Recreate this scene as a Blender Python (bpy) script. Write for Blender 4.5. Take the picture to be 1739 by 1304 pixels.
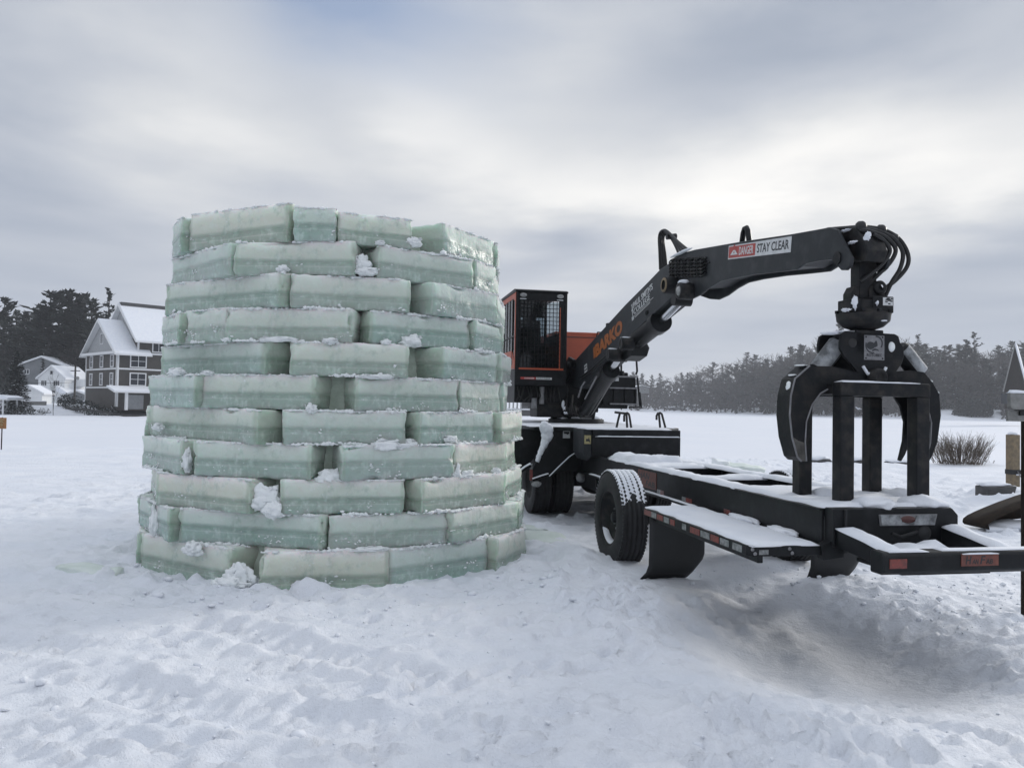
import bpy, bmesh, math, random
import numpy as np
from mathutils import Vector, Matrix, noise as mnoise

for o in list(bpy.data.objects): bpy.data.objects.remove(o)
SC = bpy.context.scene
COL = SC.collection
R = math.radians

# ------------------------------------------------------------------ camera
F, CX, CY, RHO, PITCH = 1330.0, 869.5, 652.0, 0.018, math.atan(36 / 1330.0)
CAM = Vector((0, 0, 1.65))
fw = Vector((0, math.cos(PITCH), math.sin(PITCH)))
rt0 = Vector((1, 0, 0)); up0 = Vector((0, -math.sin(PITCH), math.cos(PITCH)))
rt = (rt0 + RHO * up0).normalized(); up = (up0 - RHO * rt0).normalized()
cd = bpy.data.cameras.new("camera"); cam = bpy.data.objects.new("camera", cd); COL.objects.link(cam)
cd.sensor_width = 36; cd.lens = F / 1739 * 36; cd.clip_start = 0.1; cd.clip_end = 3000
M = Matrix.Identity(4)
for i in range(3):
    M[i][0] = rt[i]; M[i][1] = up[i]; M[i][2] = -fw[i]; M[i][3] = CAM[i]
cam.matrix_world = M
SC.camera = cam

# ------------------------------------------------------------------ sky, sun, exposure
SUN_AZ, SUN_EL = R(50), R(18)          # azimuth from +Y towards +X
SC.view_settings.view_transform = 'Standard'; SC.view_settings.look = 'None'
SC.view_settings.exposure = 0.23; SC.view_settings.gamma = 1
SC.cycles.use_denoising = True
SC.cycles.max_bounces = 8; SC.cycles.transmission_bounces = 6; SC.cycles.diffuse_bounces = 3
SC.cycles.glossy_bounces = 3; SC.cycles.volume_bounces = 2; SC.cycles.transparent_max_bounces = 6
SC.cycles.sample_clamp_indirect = 4; SC.cycles.caustics_reflective = False; SC.cycles.caustics_refractive = False

W = bpy.data.worlds.new("World"); SC.world = W; W.use_nodes = True
nt = W.node_tree; nt.nodes.clear()
def nd(tree, typ, **kw):
    n = tree.nodes.new(typ)
    for k, v in kw.items():
        if k == 'ins':
            for a, b in v.items(): n.inputs[a].default_value = b
        else: setattr(n, k, v)
    return n
def mth(tree, op, a, b=None, c=None):
    n = tree.nodes.new('ShaderNodeMath'); n.operation = op
    for i, x in enumerate((a, b, c)):
        if x is None: continue
        if isinstance(x, (int, float)): n.inputs[i].default_value = x
        else: tree.links.new(x, n.inputs[i])
    return n.outputs[0]
def mixc(tree, fac, a, b):
    n = tree.nodes.new('ShaderNodeMix'); n.data_type = 'RGBA'
    for s, x in ((0, fac), (6, a), (7, b)):
        if isinstance(x, (int, float)): n.inputs[s].default_value = x
        elif isinstance(x, (tuple, list)): n.inputs[s].default_value = (*x, 1) if len(x) == 3 else x
        else: tree.links.new(x, n.inputs[s])
    return n.outputs[2]
def ramp(tree, x, pts, interp='LINEAR'):
    n = tree.nodes.new('ShaderNodeValToRGB'); cr = n.color_ramp; cr.interpolation = interp
    while len(cr.elements) > 1: cr.elements.remove(cr.elements[-1])
    for i, (p, c) in enumerate(pts):
        e = cr.elements[0] if i == 0 else cr.elements.new(p)
        e.position = p
        if isinstance(c, (int, float)): c = (c, c, c)
        e.color = (*c, 1)
    tree.links.new(x, n.inputs[0]); return n.outputs[0]

tc = nd(nt, 'ShaderNodeTexCoord')
sep = nd(nt, 'ShaderNodeSeparateXYZ'); nt.links.new(tc.outputs['Generated'], sep.inputs[0])
sky = nd(nt, 'ShaderNodeTexSky', sky_type='NISHITA', sun_disc=False, sun_elevation=SUN_EL, sun_rotation=SUN_AZ)
# cloud sheet: noise on a flat layer above the viewer
zc = mth(nt, 'ADD', mth(nt, 'MAXIMUM', sep.outputs[2], 0.0), 0.16)
cmb = nd(nt, 'ShaderNodeCombineXYZ')
az = mth(nt, 'ARCTAN2', sep.outputs[0], sep.outputs[1]); el = mth(nt, 'ARCSINE', sep.outputs[2])
nt.links.new(az, cmb.inputs[0]); nt.links.new(mth(nt, 'MULTIPLY', mth(nt, 'LOGARITHM', mth(nt, 'ADD', mth(nt, 'MAXIMUM', el, 0.0), 0.12), 2.718), 0.95), cmb.inputs[1])
mp = nd(nt, 'ShaderNodeMapping', ins={'Rotation': (0, 0, R(-14)), 'Scale': (1.6, 2.3, 1), 'Location': (3.7, 1.3, 0)})
nt.links.new(cmb.outputs[0], mp.inputs[0])
nz = nd(nt, 'ShaderNodeTexNoise', ins={'Scale': 1.1, 'Detail': 5.0, 'Roughness': 0.5, 'Distortion': 0.3}); nt.links.new(mp.outputs[0], nz.inputs[0])
nz2 = nd(nt, 'ShaderNodeTexNoise', ins={'Scale': 3.2, 'Detail': 5.0, 'Roughness': 0.5}); nt.links.new(mp.outputs[0], nz2.inputs[0])
# wander of the coordinates so that the broad cloud banks get ragged borders
azw = mth(nt, 'ADD', az, mth(nt, 'MULTIPLY', mth(nt, 'SUBTRACT', nz.outputs[0], 0.5), 0.35))
elw = mth(nt, 'ADD', el, mth(nt, 'MULTIPLY', mth(nt, 'SUBTRACT', nz2.outputs[0], 0.5), 0.10))
def azel(px, py):
    d = rt * (px - CX) - up * (py - CY) + fw * F
    return math.atan2(d.x, d.y), math.asin(d.z / d.length)
def bank(px, py, wx, wy, rot=0.0):
    """one broad cloud bank: soft ellipse round a direction (half sizes in degrees)"""
    a0, e0 = azel(px, py); c, s = math.cos(R(rot)), math.sin(R(rot))
    dx = mth(nt, 'SUBTRACT', azw, a0); dy = mth(nt, 'SUBTRACT', elw, e0)
    p = mth(nt, 'MULTIPLY', mth(nt, 'ADD', mth(nt, 'MULTIPLY', dx, c), mth(nt, 'MULTIPLY', dy, s)), 1 / R(wx))
    q = mth(nt, 'MULTIPLY', mth(nt, 'SUBTRACT', mth(nt, 'MULTIPLY', dy, c), mth(nt, 'MULTIPLY', dx, s)), 1 / R(wy))
    r2 = mth(nt, 'ADD', mth(nt, 'MULTIPLY', p, p), mth(nt, 'MULTIPLY', q, q))
    return mth(nt, 'EXPONENT', mth(nt, 'MULTIPLY', r2, -1.0))
den = mth(nt, 'MULTIPLY', mth(nt, 'SUBTRACT', nz.outputs[0], 0.5), 0.72)
den = mth(nt, 'ADD', den, mth(nt, 'MULTIPLY', mth(nt, 'SUBTRACT', nz2.outputs[0], 0.5), 0.34))
den = mth(nt, 'ADD', den, 0.50)
for (px, py, wx, wy, rot, k) in [
    (1280, 300, 18, 4.5, 12, .47), (1720, 330, 10, 4, 14, .34), (950, 330, 12, 5, 4, .16), (760, 205, 11, 4, -32, .22), (400, 70, 10, 5, -25, .20), (230, 190, 9, 3, -10, .08), (1000, 90, 8, 6, 0, .10),
    (1330, 95, 13, 5.5, 5, -.28), (600, 160, 9, 3, -15, -.14), (40, 260, 8, 9, 0, -.20), (1700, 440, 9, 2.6, 12, -.29), (900, 430, 6, 2.4, 10, -.26),
    (590, 335, 7, 2, 0, -.10), (200, 420, 16, 4, 0, -.06), (1660, 60, 6, 5, 0, .05), (430, 330, 10, 3, -8, .06)]:
    den = mth(nt, 'ADD', den, mth(nt, 'MULTIPLY', bank(px, py, wx, wy, rot), k))
low = mth(nt, 'SUBTRACT', 1.0, mth(nt, 'SMOOTH_MIN', mth(nt, 'DIVIDE', mth(nt, 'MAXIMUM', el, 0.0), R(11)), 1.0, 0.2))
den = mth(nt, 'SUBTRACT', den, mth(nt, 'MULTIPLY', low, 0.10))
ccol = ramp(nt, den, [(0.0, (.24, .28, .36)), (0.28, (.345, .385, .46)), (0.5, (.465, .495, .55)), (0.72, (.61, .625, .645)), (1.0, (.90, .885, .855))])
gap = mth(nt, 'MINIMUM', mth(nt, 'ADD', mth(nt, 'MULTIPLY', bank(560, -10, 9, 4.2, -8), .95), mth(nt, 'MULTIPLY', bank(800, 60, 6, 4, -20), .22)), 0.85)
sk = nd(nt, 'ShaderNodeVectorMath', operation='SCALE'); sk.inputs[3].default_value = 0.10
nt.links.new(sky.outputs[0], sk.inputs[0])
blue = mixc(nt, 0.6, (.36, .45, .68), sk.outputs[0])
allc = mixc(nt, gap, ccol, blue)
# an overcast sky is brightest overhead
zen = mth(nt, 'ADD', 1.0, mth(nt, 'MULTIPLY', mth(nt, 'SMOOTH_MIN', mth(nt, 'MAXIMUM', mth(nt, 'DIVIDE', mth(nt, 'SUBTRACT', el, R(31)), R(30)), 0.0), 1.0, 0.15), 0.75))
vz = nd(nt, 'ShaderNodeVectorMath', operation='SCALE'); nt.links.new(allc, vz.inputs[0]); nt.links.new(zen, vz.inputs[3]); allc = vz.outputs[0]
bg = nd(nt, 'ShaderNodeBackground'); nt.links.new(allc, bg.inputs[0]); bg.inputs[1].default_value = 1.0
wo = nd(nt, 'ShaderNodeOutputWorld'); nt.links.new(bg.outputs[0], wo.inputs[0])
W.cycles.sampling_method = 'MANUAL'; W.cycles.sample_map_resolution = 512

sl = bpy.data.lights.new("sun", 'SUN'); sl.energy = 1.6; sl.angle = R(11); sl.color = (1, .96, .9)
sun = bpy.data.objects.new("sun", sl); COL.objects.link(sun)
sd = Vector((math.sin(SUN_AZ) * math.cos(SUN_EL), math.cos(SUN_AZ) * math.cos(SUN_EL), math.sin(SUN_EL)))
sun.rotation_euler = sd.to_track_quat('Z', 'Y').to_euler()

# ------------------------------------------------------------------ helpers
rnd = random.Random(7)
def tag(o, label=None, cat=None, group=None, kind=None):
    if label: o['label'] = label
    if cat: o['category'] = cat
    if group: o['group'] = group
    if kind: o['kind'] = kind
    return o
def empty(name, loc, rz=0.0):
    o = bpy.data.objects.new(name, None); COL.objects.link(o); o.location = loc; o.rotation_euler = (0, 0, rz); o.empty_display_size = .2
    return o
def ray(px, py): return rt * (px - CX) - up * (py - CY) + fw * F
def at(px, py, D):
    r = ray(px, py); return CAM + r * (D / r.y)
def at_z(px, py, z):
    r = ray(px, py); return CAM + r * ((z - CAM.z) / r.z)

class MB:
    """collects shapes, links them as one mesh object"""
    def __init__(s): s.v = []; s.f = []; s.m = []; s.sm = []
    def add(s, vs, fs, mi=0, smooth=False):
        k = len(s.v); s.v += [tuple(x) for x in vs]
        for f in fs: s.f.append(tuple(i + k for i in f)); s.m.append(mi); s.sm.append(smooth)
        return s
    def box(s, x0, x1, y0, y1, z0, z1, mi=0):
        vs = [(x, y, z) for z in (z0, z1) for y in (y0, y1) for x in (x0, x1)]
        return s.add(vs, [(0, 2, 3, 1), (4, 5, 7, 6), (0, 1, 5, 4), (2, 6, 7, 3), (0, 4, 6, 2), (1, 3, 7, 5)], mi)
    def prism(s, poly, a, b, axis='y', mi=0, smooth=False):
        """polygon extruded along an axis from a to b; poly is (x,z) for y, (y,z) for x, (x,y) for z"""
        n = len(poly)
        def p(q, t): return {'y': (q[0], t, q[1]), 'x': (t, q[0], q[1]), 'z': (q[0], q[1], t)}[axis]
        vs = [p(q, a) for q in poly] + [p(q, b) for q in poly]
        fs = [tuple(range(n)), tuple(range(2 * n - 1, n - 1, -1))]
        s.add(vs, fs, mi)
        k = len(s.v) - 2 * n
        for i in range(n):
            j = (i + 1) % n
            s.f.append((k + i, k + n + i, k + n + j, k + j)); s.m.append(mi); s.sm.append(smooth)
        return s
    def tube(s, pts, r, n=8, mi=0, cap=True):
        pts = [Vector(p) for p in pts]; m = len(pts); rs = r if isinstance(r, (list, tuple)) else [r] * m
        vs = []; fs = []; prev = None
        for i, p in enumerate(pts):
            t = (pts[min(i + 1, m - 1)] - pts[max(i - 1, 0)]).normalized()
            if prev is None:
                h = Vector((0, 0, 1)) if abs(t.z) < .9 else Vector((1, 0, 0)); prev = t.cross(h).normalized()
            prev = (prev - t * prev.dot(t)).normalized(); q = t.cross(prev)
            for k in range(n):
                a = 2 * math.pi * k / n; vs.append(p + (prev * math.cos(a) + q * math.sin(a)) * rs[i])
        for i in range(m - 1):
            for k in range(n): fs.append((i * n + k, i * n + (k + 1) % n, (i + 1) * n + (k + 1) % n, (i + 1) * n + k))
        s.add(vs, fs, mi, True)
        if cap: s.add([vs[k] for k in range(n)], [tuple(range(n - 1, -1, -1))], mi); s.add([vs[(m - 1) * n + k] for k in range(n)], [tuple(range(n))], mi)
        return s
    def cyl(s, a, b, r, n=20, mi=0): return s.tube([a, b], r, n, mi)
    def lathe(s, prof, c, ax='y', n=48, mi=0, smooth=True, closed=False):
        """profile (radius, offset along axis) turned round an axis through c"""
        vs = []
        for k in range(n):
            a = 2 * math.pi * k / n; ca, sa = math.cos(a), math.sin(a)
            for (r, h) in prof:
                vs.append({'y': (c[0] + r * ca, c[1] + h, c[2] + r * sa), 'z': (c[0] + r * ca, c[1] + r * sa, c[2] + h), 'x': (c[0] + h, c[1] + r * ca, c[2] + r * sa)}[ax])
        m = len(prof); fs = []
        for k in range(n):
            k2 = (k + 1) % n
            for i in range(m if closed else m - 1):
                j = (i + 1) % m; fs.append((k * m + i, k * m + j, k2 * m + j, k2 * m + i))
        return s.add(vs, fs, mi, smooth)
    def lump(s, c, rad, seed, amp=.25, sub=2, mi=0, flat=None):
        vs, fs = ICO[sub]; out = []
        for v in vs:
            n = mnoise.noise(Vector(v) * 1.7 + Vector((seed * 7.3, seed * 1.9, seed * 3.1))) * 1.0 + mnoise.noise(Vector(v) * 4.1 + Vector((seed * 2.3, 9, seed))) * .5 + (mnoise.noise(Vector(v) * 10.7 + Vector((seed, 3, seed))) * .22 + mnoise.noise(Vector(v) * 23 + Vector((seed, 3, seed))) * .10 if sub > 3 else 0)
            k = 1 + amp * n; q = Vector((v[0] * rad[0] * k, v[1] * rad[1] * k, v[2] * rad[2] * k)) + Vector(c)
            if flat is not None and q.z < flat: q.z = flat
            out.append(q)
        return s.add(out, fs, mi, True)
    def build(s, name, mats, parent=None, bevel=0.0, smooth=None, loc=None):
        me = bpy.data.meshes.new(name); me.from_pydata(s.v, [], s.f)
        for m in (mats if isinstance(mats, (list, tuple)) else [mats]): me.materials.append(m)
        me.polygons.foreach_set('material_index', s.m)
        me.polygons.foreach_set('use_smooth', [True] * len(s.f) if smooth else s.sm if smooth is None else [False] * len(s.f))
        bm = bmesh.new(); bm.from_mesh(me); bmesh.ops.recalc_face_normals(bm, faces=bm.faces); bm.to_mesh(me); bm.free()
        me.update()
        o = bpy.data.objects.new(name, me); COL.objects.link(o)
        if parent: o.parent = parent
        if loc: o.location = loc
        if bevel:
            b = o.modifiers.new('bevel', 'BEVEL'); b.width = bevel; b.segments = 2; b.limit_method = 'ANGLE'; b.angle_limit = R(40)
        return o
ICO = {}
for sub in (1, 2, 3, 4):
    bm = bmesh.new(); bmesh.ops.create_icosphere(bm, subdivisions=sub, radius=1)
    ICO[sub] = ([tuple(v.co) for v in bm.verts], [tuple(v.index for v in f.verts) for f in bm.faces]); bm.free()

def dup(o, parent=None, loc=None, rz=None, sc=None, label=None):
    """a copy of a thing with copies of its parts and sub-parts"""
    c = o.copy(); COL.objects.link(c)
    if parent: c.parent = parent
    if loc is not None: c.location = loc
    if rz is not None: c.rotation_euler = (0, 0, rz)
    if sc is not None: c.scale = sc
    if label: c['label'] = label
    for ch in list(o.children): dup(ch, c)
    return c

def text(body, origin, xdir, ydir, height, mat, parent, name='lettering', width=None, bold=0.0, shear=0.0, depth=.002, align='LEFT'):
    """flat raised letters; origin is the baseline start, xdir the reading direction, ydir up; all in the parent's space"""
    cu = bpy.data.curves.new(name, 'FONT'); cu.body = body; cu.size = 1.0; cu.extrude = .5; cu.offset = bold; cu.shear = shear; cu.align_x = align; cu.resolution_u = 3
    t = bpy.data.objects.new(name, cu); COL.objects.link(t)
    dg = bpy.context.evaluated_depsgraph_get(); me = bpy.data.meshes.new_from_object(t.evaluated_get(dg))
    bpy.data.objects.remove(t)
    xs = [v.co.x for v in me.vertices]; x0, x1 = min(xs), max(xs)
    sx = height / .70 if width is None else width / max(x1 - x0, 1e-6); sy = height / .70
    X = Vector(xdir).normalized(); Y = Vector(ydir); Y = (Y - X * Y.dot(X)).normalized(); Z = X.cross(Y)
    for v in me.vertices:
        p = Vector(origin) + X * ((v.co.x - (x0 if align == 'LEFT' else 0)) * sx) + Y * (v.co.y * sy) + Z * (v.co.z * depth)
        v.co = p
    me.materials.clear(); me.materials.append(mat)
    o = bpy.data.objects.new(name, me); COL.objects.link(o); o.parent = parent
    return o

# ------------------------------------------------------------------ materials
MATS = {}
def mk(name, c1, c2=None, scale=6.0, rough=.6, metal=0.0, bump=0.0, bscale=40.0, detail=6.0, lo=.35, hi=.65, spec=.5, coord='Object'):
    m = bpy.data.materials.new(name); m.use_nodes = True; t = m.node_tree; b = t.nodes['Principled BSDF']
    b.inputs['Roughness'].default_value = rough; b.inputs['Metallic'].default_value = metal; b.inputs['Base Color'].default_value = (*c1, 1)
    b.inputs['Specular IOR Level'].default_value = spec
    co = t.nodes.new('ShaderNodeTexCoord')
    if c2:
        n = nd(t, 'ShaderNodeTexNoise', ins={'Scale': scale, 'Detail': detail, 'Roughness': .6}); t.links.new(co.outputs[coord], n.inputs[0])
        f = ramp(t, n.outputs[0], [(lo, 0), (hi, 1)]); t.links.new(mixc(t, f, c1, c2), b.inputs['Base Color'])
    if bump:
        n = nd(t, 'ShaderNodeTexNoise', ins={'Scale': bscale, 'Detail': 5.0, 'Roughness': .6}); t.links.new(co.outputs[coord], n.inputs[0])
        bp = nd(t, 'ShaderNodeBump', ins={'Strength': bump, 'Distance': .02}); t.links.new(n.outputs[0], bp.inputs['Height']); t.links.new(bp.outputs[0], b.inputs['Normal'])
    MATS[name] = m
    return m
snow_m = mk('snow', (.80, .82, .86), (.73, .76, .82), 3.0, .75, bump=.35, bscale=45)
snowclump_m = mk('snow_clump', (.87, .89, .90), (.80, .84, .84), 9.0, .75, bump=.5, bscale=60)
boom_m = mk('charcoal_paint', (.017, .020, .024), (.045, .048, .052), 7.0, .5, bump=.06, bscale=30, spec=.3, lo=.46, hi=.85)
dark_m = mk('black_paint', (.0045, .0055, .007), (.024, .026, .029), 7.0, .45, bump=.06, bscale=25, spec=.25, lo=.48, hi=.9)
dkred_m = mk('dark_red_lens', (.07, .02, .018), None, rough=.3)
rack_m = mk('worn_black_steel', (.007, .008, .010), (.045, .040, .035), 9.0, .5, bump=.12, bscale=30, lo=.45, hi=.8, spec=.25)
tong_m = mk('worn_grapple_steel', (.009, .010, .012), (.045, .041, .036), 5.0, .5, metal=.2, bump=.15, bscale=25, lo=.5, hi=.85, spec=.25)
rubber_m = mk('tyre_rubber', (.010, .010, .011), (.02, .021, .023), 12.0, .75, bump=.15, bscale=60)
flap_m = mk('flap_rubber', (.011, .012, .013), (.017, .018, .02), 4.0, .55)
orange_m = mk('orange_paint', (.42, .082, .035), (.33, .065, .03), 3.0, .45, bump=.03)
chrome_m = mk('chrome_rod', (.55, .56, .58), None, rough=.18, metal=1.0)
grey_m = mk('grey_steel', (.16, .16, .17), (.25, .25, .26), 14.0, .5, metal=.4)
hose_m = mk('hose_rubber', (.009, .009, .010), None, rough=.5)
red_m = mk('red_marking', (.42, .045, .035), (.30, .035, .03), 20.0, .4)
white_m = mk('white_marking', (.62, .63, .64), (.50, .51, .52), 20.0, .45)
ink_m = mk('dark_lettering', (.02, .022, .026), None, rough=.5)
barko_m = mk('orange_lettering', (.36, .105, .02), (.26, .075, .015), 12.0, .45)
plate_m = mk('rusty_red_plate', (.19, .055, .035), (.10, .035, .028), 18.0, .5)
redtape_m = mk('red_tape', (.24, .045, .035), (.10, .03, .025), 30.0, .3)
whitetape_m = mk('white_tape', (.30, .31, .31), (.12, .13, .13), 30.0, .3)
lens_m = mk('lamp_lens', (.34, .35, .35), (.2, .2, .2), 30.0, .15)
yellow_m = mk('yellow_label', (.42, .36, .16), (.28, .25, .15), 40.0, .5)
wood_m = mk('weathered_timber', (.24, .185, .115), (.15, .12, .085), 14.0, .8, bump=.3, bscale=60)
greywood_m = mk('grey_weathered_wood', (.28, .28, .27), (.18, .18, .175), 18.0, .8, bump=.3)
brown_m = mk('brown_board', (.030, .022, .016), (.018, .014, .012), 8.0, .8, bump=.2, spec=.1)
frost_m = mk('frosted_steel', (.10, .105, .11), (.42, .44, .46), 7.0, .7, bump=.4, lo=.38, hi=.62)
siding_m = mk('grey_brown_siding', (.062, .056, .050), (.048, .044, .040), 1.2, .7)
gable_m = mk('pale_grey_shingle', (.36, .37, .38), (.30, .31, .32), 3.0, .7)
trim_m = mk('white_trim', (.68, .69, .70), None, rough=.5)
wsiding_m = mk('white_siding', (.76, .77, .78), (.66, .68, .69), 1.0, .6)
greyhouse_m = mk('grey_siding', (.20, .21, .22), (.15, .16, .17), 1.0, .7)
pane_m = mk('dark_window_glass', (.018, .022, .03), None, rough=.08)
bark_m = mk('bark', (.05, .042, .036), (.03, .026, .024), 3.0, .9)
twig_m = mk('bare_twigs', (.050, .044, .041), (.034, .031, .030), 2.0, .9)
needle_m = mk('pine_needles', (.013, .019, .015), (.024, .030, .024), .8, .8, detail=3)
spruce_m = mk('spruce_needles', (.012, .019, .017), (.022, .030, .027), .9, .8, detail=3)
shrub_m = mk('shrub_twigs', (.095, .072, .055), (.14, .115, .09), 3.0, .9)
reed_m = mk('dry_reeds', (.16, .135, .105), (.10, .085, .07), 3.0, .9)
roof_m = mk('dark_shingles', (.06, .06, .062), (.09, .09, .092), 8.0, .8)
rock_m = mk('dark_rock', (.05, .05, .052), (.09, .09, .09), 5.0, .8, bump=.4, bscale=12)
signface_m = mk('orange_sign', (.32, .15, .05), (.22, .11, .045), 12.0, .6)
seat_m = mk('black_seat', (.012, .012, .014), None, rough=.7)

tip_m = mk('bare_worn_tip', (.13, .125, .115), (.05, .047, .043), 9.0, .5, metal=.5, bump=.2)
def glass_mat():
    m = bpy.data.materials.new('cab_glass'); m.use_nodes = True; t = m.node_tree; t.nodes.clear()
    tr = nd(t, 'ShaderNodeBsdfTransparent'); tr.inputs[0].default_value = (.62, .66, .68, 1)
    gl = nd(t, 'ShaderNodeBsdfGlossy'); gl.inputs['Roughness'].default_value = .05; gl.inputs[0].default_value = (.8, .8, .8, 1)
    lw = nd(t, 'ShaderNodeFresnel', ins={'IOR': 1.5}); mx = nd(t, 'ShaderNodeMixShader'); out = nd(t, 'ShaderNodeOutputMaterial')
    t.links.new(lw.outputs[0], mx.inputs[0]); t.links.new(tr.outputs[0], mx.inputs[1]); t.links.new(gl.outputs[0], mx.inputs[2]); t.links.new(mx.outputs[0], out.inputs[0])
    return m
glass_m = glass_mat()

def ice_mat(name, layered=True):
    m = bpy.data.materials.new(name); m.use_nodes = True; t = m.node_tree; b = t.nodes['Principled BSDF']
    co = t.nodes.new('ShaderNodeTexCoord'); oi = t.nodes.new('ShaderNodeObjectInfo'); se = t.nodes.new('ShaderNodeSeparateXYZ')
    t.links.new(co.outputs['Generated'], se.inputs[0])
    n1 = nd(t, 'ShaderNodeTexNoise', ins={'Scale': 2.2, 'Detail': 4.0}); t.links.new(co.outputs['Object'], n1.inputs[0])
    n2 = nd(t, 'ShaderNodeTexNoise', ins={'Scale': 11.0, 'Detail': 6.0, 'Roughness': .65}); t.links.new(co.outputs['Object'], n2.inputs[0])
    n3 = nd(t, 'ShaderNodeTexNoise', ins={'Scale': 42.0, 'Detail': 3.0}); t.links.new(co.outputs['Object'], n3.inputs[0])
    mpv = nd(t, 'ShaderNodeMapping', ins={'Scale': (38, 38, 2.2)}); t.links.new(co.outputs['Object'], mpv.inputs[0])
    n4 = nd(t, 'ShaderNodeTexNoise', ins={'Scale': 1.0, 'Detail': 2.0}); t.links.new(mpv.outputs[0], n4.inputs[0])
    g = se.outputs[2]
    # the block's own layers: clear lake ice below, milky snow ice above; the level differs from block to block
    g = mth(t, 'ADD', g, mth(t, 'MULTIPLY', mth(t, 'SUBTRACT', n1.outputs[0], .5), .07))
    g = mth(t, 'ADD', g, mth(t, 'MULTIPLY', mth(t, 'SUBTRACT', oi.outputs['Random'], .5), .16))
    col = ramp(t, g, [(0, (.60, .72, .66)), (.20, (.55, .68, .615)), (.29, (.58, .70, .64)), (.320, (.74, .82, .78)), (.334, (.55, .665, .605)), (.45, (.47, .57, .515)), (.51, (.55, .63, .575)),
                      (.55, (.64, .695, .64)), (.75, (.68, .73, .675)), (.90, (.75, .79, .75)), (1.0, (.86, .885, .88))])
    tint = mixc(t, oi.outputs['Random'], (.93, 1.0, 1.0), (1.03, 1.0, .94))
    mm = nd(t, 'ShaderNodeMix', data_type='RGBA', blend_type='MULTIPLY'); mm.inputs[0].default_value = 1
    t.links.new(col, mm.inputs[6]); t.links.new(tint, mm.inputs[7]); col = mm.outputs[2]
    frost = ramp(t, mth(t, 'ADD', mth(t, 'MULTIPLY', n2.outputs[0], .8), mth(t, 'MULTIPLY', n4.outputs[0], .2)), [(.51, 0), (.66, 1)])
    col = mixc(t, mth(t, 'MULTIPLY', frost, .42), col, (.74, .80, .77))
    n5 = nd(t, 'ShaderNodeTexNoise', ins={'Scale': 5.0, 'Detail': 6.0, 'Roughness': .7}); t.links.new(co.outputs['Object'], n5.inputs[0])
    col = mixc(t, mth(t, 'MULTIPLY', ramp(t, n5.outputs[0], [(.53, 0), (.66, 1)]), .5), col, (.34, .45, .385))
    fl = ramp(t, n3.outputs[0], [(.655, 0), (.70, 1)])
    flm = ramp(t, n1.outputs[0], [(.50, 0), (.62, 1)])
    fleck = mth(t, 'MULTIPLY', mth(t, 'MULTIPLY', fl, flm), .85)
    col = mixc(t, fleck, col, (.80, .84, .84))
    # the sawn ends are smoother and more olive than the faces
    ex = mth(t, 'ABSOLUTE', mth(t, 'SUBTRACT', se.outputs[0], .5)); endf = ramp(t, ex, [(.452, 0), (.475, 1)])
    col = mixc(t, mth(t, 'MULTIPLY', endf, .62), col, (.43, .50, .405))
    # some blocks are cloudier all through
    col = mixc(t, mth(t, 'MULTIPLY', ramp(t, mth(t, 'FRACT', mth(t, 'MULTIPLY', oi.outputs['Random'], 7.31)), [(.45, 0), (1, 1)]), .5), col, (.62, .70, .645))
    t.links.new(col, b.inputs['Base Color'])
    clear = ramp(t, g, [(0, .36), (.46, .34), (.56, .10), (1, .03)])
    tw = mth(t, 'MULTIPLY', clear, mth(t, 'SUBTRACT', 1.0, mth(t, 'MAXIMUM', fleck, mth(t, 'MULTIPLY', frost, .6))))
    t.links.new(tw, b.inputs['Transmission Weight'])
    t.links.new(ramp(t, g, [(0, .22), (.47, .28), (.56, .5), (1, .62)]), b.inputs['Roughness'])
    b.inputs['IOR'].default_value = 1.31
    b.inputs['Subsurface Weight'].default_value = .75; b.inputs['Subsurface Radius'].default_value = (.07, .13, .10); b.inputs['Subsurface Scale'].default_value = 1.0
    bp = nd(t, 'ShaderNodeBump', ins={'Strength': .55, 'Distance': .018})
    hh = mth(t, 'ADD', mth(t, 'MULTIPLY', n2.outputs[0], 1.0), mth(t, 'ADD', mth(t, 'MULTIPLY', n4.outputs[0], .35), mth(t, 'MULTIPLY', n3.outputs[0], .25)))
    t.links.new(hh, bp.inputs['Height']); t.links.new(bp.outputs[0], b.inputs['Normal'])
    return m
ice_m = ice_mat('lake_ice')
slush_m = mk('frozen_slush', (.30, .36, .29), (.50, .56, .49), 4.5, .45, bump=.9, bscale=14)
paleice_m = mk('pale_ice', (.58, .65, .60), (.70, .75, .73), 4.0, .75, bump=.3, bscale=12)

# ------------------------------------------------------------------ ground relief
_P = np.random.RandomState(5).permutation(512); _P = np.concatenate([_P, _P])
_G = np.random.RandomState(9).rand(512, 2) * 2 - 1
def perlin(x, y):
    xi = np.floor(x).astype(int); yi = np.floor(y).astype(int); xf = x - xi; yf = y - yi
    u = xf * xf * xf * (xf * (xf * 6 - 15) + 10); v = yf * yf * yf * (yf * (yf * 6 - 15) + 10)
    def gr(a, b, dx, dy):
        h = _P[(_P[a & 511] + b) & 511]; return _G[h, 0] * dx + _G[h, 1] * dy
    n00 = gr(xi, yi, xf, yf); n10 = gr(xi + 1, yi, xf - 1, yf); n01 = gr(xi, yi + 1, xf, yf - 1); n11 = gr(xi + 1, yi + 1, xf - 1, yf - 1)
    return (n00 * (1 - u) + n10 * u) * (1 - v) + (n01 * (1 - u) + n11 * u) * v
def fbm(x, y, o=4, g=.5):
    s = 0; a = 1; f = 1
    for i in range(o): s = s + a * perlin(x * f + 17.3 * i, y * f - 9.1 * i); a *= g; f *= 2.03
    return s
def sstep(a, b, x): t = np.clip((x - a) / (b - a), 0, 1); return t * t * (3 - 2 * t)
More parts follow.
